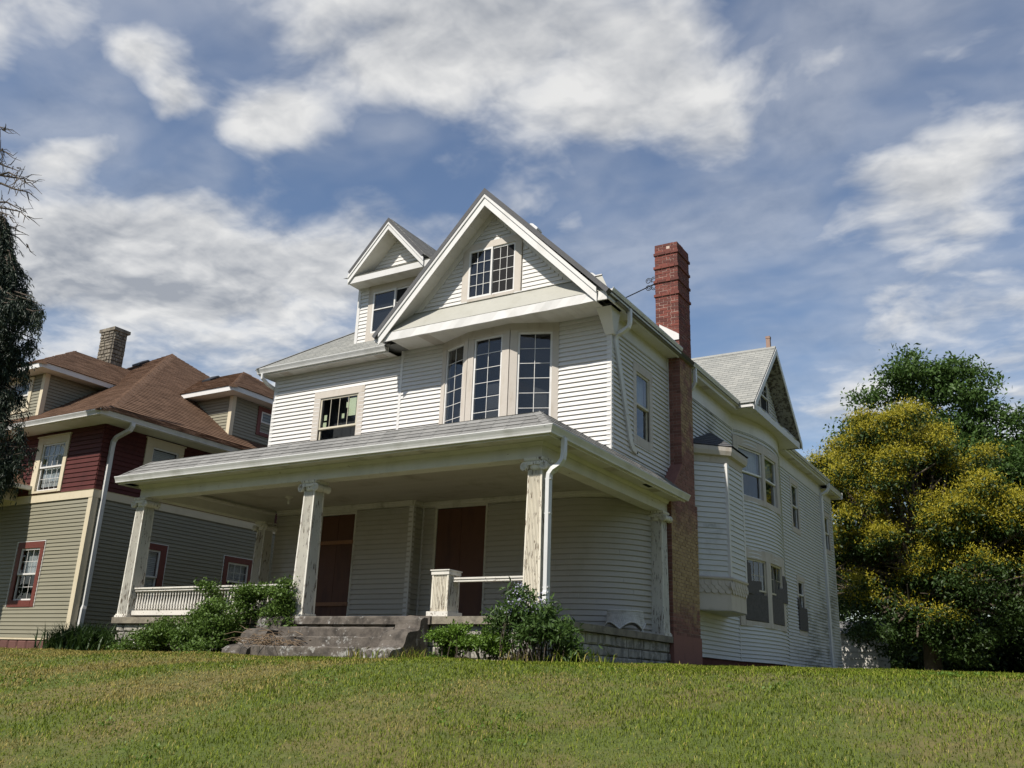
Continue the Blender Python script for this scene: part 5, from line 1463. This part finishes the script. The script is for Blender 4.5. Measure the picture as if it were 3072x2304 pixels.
tree('flowering_tree', 'round tree covered in yellow blossom behind the house', bt,
     YL,
     4300, 34, .16, .28, 'leaf_dark', .30, seed=2, blossom=(105, .10))
tree('shade_tree', 'tall dark green leafy tree rising behind the yellow blossoming tree', (3.2, 36.5, -.3),
     [(1.0, 36.5, 13.2, 2.1, 2.3, 2.9), (3.2, 36.5, 12.6, 2.3, 2.4, 2.7), (6.0, 36.8, 10.6, 2.3, 2.3, 2.5), (.0, 37, 10.6, 3.0, 2.8, 2.2), (4.2, 37, 8.5, 3.6, 3.0, 2.8), (8.2, 36.6, 9.0, 1.7, 2.0, 2.4), (9.2, 36.6, 7.2, 1.6, 2.0, 2.0), (6.4, 36.6, 8.0, 2.2, 2.2, 2.4), (3.0, 36.4, 10.2, 3.3, 2.6, 2.4), (6.2, 36.4, 9.0, 2.8, 2.4, 2.2)],
     2600, 34, .24, .34, 'leaf_mid', .34, seed=5)
tree('leafy_tree', 'green tree at the edge of the picture beside the yellow tree', (11.2, 33.0, -.2),
     [(10.9, 33, 6.6, 2.0, 2.2, 2.0), (10.4, 32.5, 4.3, 2.2, 2.2, 2.0), (12.2, 33, 5.2, 2.2, 2.2, 2.4), (10.6, 32, 2.2, 2.6, 2.2, 1.8)], 700, 40, .23, .28, 'leaf_mid', .22, seed=8)
tree('leafy_tree', 'dark thicket tree standing low behind the white shed', (2.0, 38.0, -.2),
     [(-2.5, 38, 2.4, 3.2, 2.2, 3.0), (2.5, 37, 1.4, 3.8, 2.2, 2.2), (7.0, 36, 1.2, 3.4, 2.2, 2.0), (10.5, 36, 1.2, 3.0, 2.2, 2.0), (5, 38, 2.6, 4.2, 2.0, 3.0), (14, 36, 2, 3, 2, 2.6), (1, 37, .3, 3, 2, 1.2), (5, 37, .3, 3, 2, 1.2), (9, 37, .3, 3, 2, 1.2), (12.5, 37, .3, 3, 2, 1.2)], 1500, 44, .27, .40, 'leaf_dark', .2, seed=9)

# white block shed
sh = empty('shed', (.2, 31.2, -.2), 'small white block shed half hidden under the yellow tree', 'shed')
mk('wall', MB().box(-2.6, -.2, 30.4, 33.4, -.6, 1.46), M['void'], sh)
z = -.5
while z < 1.4:
    mk('siding_board', MB().sweep([(-2.6, 30.4), (-.2, 30.4), (-.2, 33.4)], [(.002, z), (.03, z), (.012, z + .29), (.002, z + .29)]), M['soffit'], sh); z += .30
mk('roof', MB().loft([[(-2.8, 30.2, 1.46), (0, 30.2, 1.46), (0, 33.6, 1.46), (-2.8, 33.6, 1.46)], [(-2.8, 31.9, 2.1), (0, 31.9, 2.1), (0, 32, 2.1), (-2.8, 32, 2.1)]]), M['shingle'], sh)

# dark spruce at the left, dead branches above
sb = (-13.9, -2.5, gz(-13.9, -2.5))
sp_ = empty('spruce_tree', sb, 'dark drooping spruce in front of the neighbour house with bare dead upper branches', 'tree')
mk('trunk', MB().tube([(sb[0], sb[1], sb[2] - .3), (sb[0] + .1, sb[1], 4), (sb[0] - .7, sb[1] + .1, 9), (sb[0] - 1.9, sb[1], 14)], [.22, .17, .11, .03], 9), M['bark'], sp_)
r = random.Random(21); PV = []; PF = []; dead = MB(); limbs = MB(); offv = 0
for i in range(175):
    z = 3.0 + (9.3 - 3.0) * r.random() ** .95; a = r.uniform(-.75, .75)
    L = np.interp(z, [3, 4.2, 5.2, 6.6, 7.6, 9.3], [3.0, 2.6, 1.8, 2.6, 1.5, .3]) * r.uniform(.72, 1.02)
    if i >= 130:                                       # the sides away from the house walls: low skirts, short stubs above
        a = r.uniform(.75, 5.53); z = 2.2 + 5.6 * r.random(); L = 2.2 * r.uniform(.7, 1) if z < 4.2 else .8 * r.uniform(.6, 1.1)
    p0 = Vector((sb[0], sb[1], z)); dirv = Vector((math.cos(a), math.sin(a) * .6, .10))
    pts = [p0, p0 + dirv * L * .5, p0 + dirv * L * .85 - Vector((0, 0, .16 * L)), p0 + dirv * L - Vector((0, 0, .45))]
    limbs.tube(pts, [.035, .025, .015, .006], 5)
    for s in range(16):                                # hanging sprays of needles
        t = .25 + .75 * r.random(); k = min(2, int(t * 3)); q = pts[k].lerp(pts[k + 1], t * 3 - k)
        ln = r.uniform(.25, .75); m_ = 34
        tt = rng.random(m_); off = np.array([r.uniform(-.25, .25), r.uniform(-.25, .25), -ln])
        Pn = np.array(q) + tt[:, None] * off + rng.normal(size=(m_, 3)) * .035
        V, F = leaves(Pn, .085 + .05 * rng.random(m_), .6, 4.5, orient=np.tile(off / np.linalg.norm(off), (m_, 1)) * .7)
        PV.append(V); PF.append(F + offv); offv += len(V)
npmesh('needles', np.concatenate(PV), np.concatenate(PF), M['needle'], sp_, kind='stuff', origin=sb)
mk('limbs', limbs, M['bark'], sp_)
for i in range(12):
    z = 9.0 + i * .26 + r.uniform(-.1, .1); a = r.uniform(-.6, .6); L = r.uniform(1.2, 2.0)
    p0 = Vector((sb[0] - .7 - (z - 9) * .24, sb[1], z)); dv = Vector((math.cos(a), math.sin(a), .05)); pts = [p0 + dv * L * t + Vector((0, 0, -.35 * t * t * L + r.uniform(-.08, .08))) for t in (0, .3, .55, .8, 1)]
    dead.tube(pts, [.045, .03, .022, .014, .006], 5)
    for s in range(11):
        t = r.uniform(.3, 1); q = p0 + dv * L * t + Vector((0, 0, -.35 * t * t * L)); e = q + Vector((r.uniform(-.1, .4), r.uniform(-.3, .3), r.uniform(-.38, .15)))
        dead.tube([q, q.lerp(e, .5) + Vector((0, 0, r.uniform(-.1, .1))), e], [.012, .009, .004], 4)
mk('dead_branches', dead, M['bark'], sp_)

# ------------------------------------------------------------------ planting along the porch
def shrub(name, label, base, lobes, nclump, per, size, spread, mat, cat='plant', droop=.3, shell=.35, aspect=1.8, stems=None):
    root = empty(name, base, label, cat)
    P, d, C, cdv = crown_points(lobes, nclump, per, spread, shell)
    P = P[(P[:, 2] > lawn_z(P[:, 0], P[:, 1]))]
    V, F = leaves(P, size * (.6 + .8 * rng.random(len(P))), droop, aspect)
    npmesh('foliage', V, F, M[mat], root, kind='stuff', origin=base)
    sm = MB()
    for c in C[:stems or 40]:
        b0 = Vector((c[0] + random.uniform(-.15, .15), c[1] + random.uniform(-.15, .15), gz(c[0], c[1]) - .05)); sm.tube([b0, b0.lerp(Vector(c), .5) + Vector((random.uniform(-.05, .05),) * 3), Vector(c)], [.008, .006, .003], 4)
    mk('stems', sm, M['bark'], root, kind='stuff')
    return root, C
shrub('climbing_vine', 'leafy green vine heaped over the porch railing left of the steps', (-6.9, -.5, gz(-6.9, -.5)),
      [(-5.95, -.10, .06, .72, .30, .56), (-6.5, -.25, -.10, .75, .40, .55), (-5.65, -.08, .36, .36, .24, .32), (-7.2, -.35, -.30, .8, .45, .42), (-8.0, -.35, -.40, .9, .42, .32), (-8.7, -.3, -.52, .8, .36, .24), (-6.6, -.7, -.42, .8, .4, .32), (-7.55, -.02, .22, .34, .22, .48), (-9.0, -.2, -.6, .7, .3, .16), (-5.5, .0, -.05, .3, .26, .5)],
      900, 40, .055, .085, 'ivy', 'vine', shell=.5)
rb, CB = shrub('flowering_bush', 'tall dark green bush with pale mauve flowers by the corner column', (.1, -.55, gz(.1, -.55)),
      [(-.10, -.5, -.22, .50, .40, .45), (.35, -.5, -.34, .48, .40, .36), (-.05, -.45, .08, .26, .25, .32), (.62, -.45, -.50, .30, .32, .24), (-.5, -.45, -.34, .28, .28, .30), (.2, -.45, .0, .2, .2, .3)],
      230, 30, .105, .10, 'bush', 'bush', droop=.55, aspect=3.4, shell=.25, stems=90)
top = CB[(CB[:, 2] > -.05)]; idx = np.repeat(np.arange(len(top)), 9)
V, F = leaves(top[idx] + rng.normal(size=(len(idx), 3)) * np.array([.05, .05, .07]) + np.array([0, -.04, .05]), .034, -.2, 1.4)
npmesh('flowers', V, F, M['mauve'], rb, kind='stuff', origin=(.1, -.55, -.7))
shrub('weed_clump', 'bright green ferny weeds low between the steps and the bush', (-1.0, -.65, gz(-1, -.65)),
      [(-1.05, -.65, -.50, .42, .35, .26), (-.55, -.75, -.52, .40, .32, .22), (-1.4, -.5, -.62, .25, .25, .15)], 260, 34, .045, .06, 'weed', 'weeds', droop=.0, shell=.4)
# strap leaved clump at the neighbour's corner
lb = (-11.2, -.05, gz(-11.2, -.05)); lr_ = empty('daylily_clump', lb, 'clump of long strap leaves by the left end of the porch', 'plant')
n = 1700; cx = -11.25 + rng.normal(size=n) * .42; cy = -.05 + rng.normal(size=n) * .24
V, F = blades(cx, cy, lawn_z(cx, cy) - .02, .32 + .42 * rng.random(n), .022 + .014 * rng.random(n), .35 + 1.0 * rng.random(n), rng.uniform(0, 2 * math.pi, n))
npmesh('strap_leaves', V, F, M['lily'], lr_, kind='stuff', origin=lb)
# dry vine stems fallen on the steps, weeds at their foot
tw = MB(); r = random.Random(5)
for i in range(120):
    x = -5.0 + r.gauss(0, .33); y = -.72 + r.gauss(0, .16); z = -.52 + max(0, r.gauss(.05, .07)); a = r.uniform(0, 6.28); L = r.uniform(.15, .5)
    p = Vector((x, y, z)); q = p + Vector((math.cos(a) * L, math.sin(a) * L * .6, r.uniform(-.08, .10)))
    tw.tube([p, p.lerp(q, .5) + Vector((0, 0, r.uniform(-.02, .06))), q], [.007, .006, .003], 4)
mk('dead_vine_stems', tw, M['twig'], None, 'tangle of dry brown vine stems lying on the lower left steps', 'twigs', kind='stuff')
n = 900; cx = np.concatenate([rng.uniform(-10.3, -6, n // 3), rng.uniform(-2.9, -1.5, n // 3), rng.uniform(-.2, 1.3, n // 3)]); cy = np.concatenate([rng.uniform(-.4, 0, n // 3), rng.uniform(-1.15, -.5, n // 3), rng.uniform(-.9, .1, n // 3)])
V, F = blades(cx, cy, lawn_z(cx, cy) - .01, .10 + .18 * rng.random(len(cx)), .008 + .006 * rng.random(len(cx)), .3 + .7 * rng.random(len(cx)), rng.uniform(0, 2 * math.pi, len(cx)))
npmesh('long_grass', V, F, GM, label='long unmown grass along the foot of the porch', cat='grass', kind='stuff')

# ------------------------------------------------------------------ street and the trees around it (out of view; mirrored in windows, added to cut sky fill)
M['asphalt'] = simple('asphalt', (.05, .05, .052), .9, .2, (.7, .7, .7), 3, .4)
xs = np.linspace(-300, 300, 61); V = np.array([(x, y, -2.60) for x in xs for y in (-24.0, -15.5)])
i = np.arange(60)[:, None] * 2; npmesh('road', V, np.concatenate([i, i + 2, i + 3, i + 1], 1), M['asphalt'], kind='structure')
lob = []
r = random.Random(77)
for x in np.arange(-70, 61, 6.5): lob.append((x + r.uniform(-2, 2), -40 + r.uniform(-4, 4), 4.5, 4.4, 3.5, 6.6 + r.uniform(-1.5, 3)))
for y in np.arange(-34, 22, 6.5): lob.append((27 + r.uniform(-2, 2) + max(0, y) * .25, y, 4.0, 3.5, 4.4, 6.2 + r.uniform(-1.5, 2.5)))  # unseen row beside the house, added to keep sky light off the side walls
for y in np.arange(-34, -4, 6.5): lob.append((-46 + r.uniform(-2, 2), y, 4.0, 3.5, 4.4, 6 + r.uniform(-1.5, 2.5)))
P, d, C, cdv = crown_points(lob, 3600, 12, .6, .6)
P = np.concatenate([P, np.stack([rng.uniform(-75, 65, 6000), rng.uniform(-43, -38, 6000), rng.uniform(-2.5, 5, 6000)], 1)])
V, F = leaves(P, .9 * (.7 + .6 * rng.random(len(P))), .2, 1.6)
npmesh('treeline', V, F, M['leaf_mid'], label='mass of street trees across the road, mirrored in the windows, with an unseen right-hand row added to dim sky light', cat='trees', kind='stuff')

# undergrowth closing the view under the trees, 
n = 9000; P = np.stack([rng.uniform(-9, 30, n), rng.uniform(41, 46, n), np.abs(rng.normal(size=n)) * 1.7 - .6], 1)
V, F = leaves(P, .55 * (.6 + .8 * rng.random(n)), .1, 1.6)
npmesh('undergrowth', V, F, M['leaf_dark'], label='dark undergrowth filling the space below the trees at right', cat='undergrowth', kind='stuff')
n = 2600; wx = rng.uniform(-11, 9.5, n); wy = rng.uniform(-9.5, -1.2, n); cl_ = np.sin(wx * 1.7 + 3 * np.sin(wy * .8)) + np.sin(wy * 2.3 + wx) > 1.45
wx, wy = wx[cl_], wy[cl_]; idx = np.repeat(np.arange(len(wx)), 9)
P = np.stack([wx[idx] + rng.normal(size=len(idx)) * .03, wy[idx] + rng.normal(size=len(idx)) * .03, lawn_z(wx[idx], wy[idx]) + .022 + .02 * rng.random(len(idx))], 1)
V, F = leaves(P, .018 + .022 * rng.random(len(P)), -.1, 1.5, up=2.5)
npmesh('lawn_weeds', V, F, M['weed'], label='low broad leaved weeds scattered through the lawn', cat='weeds', kind='stuff')
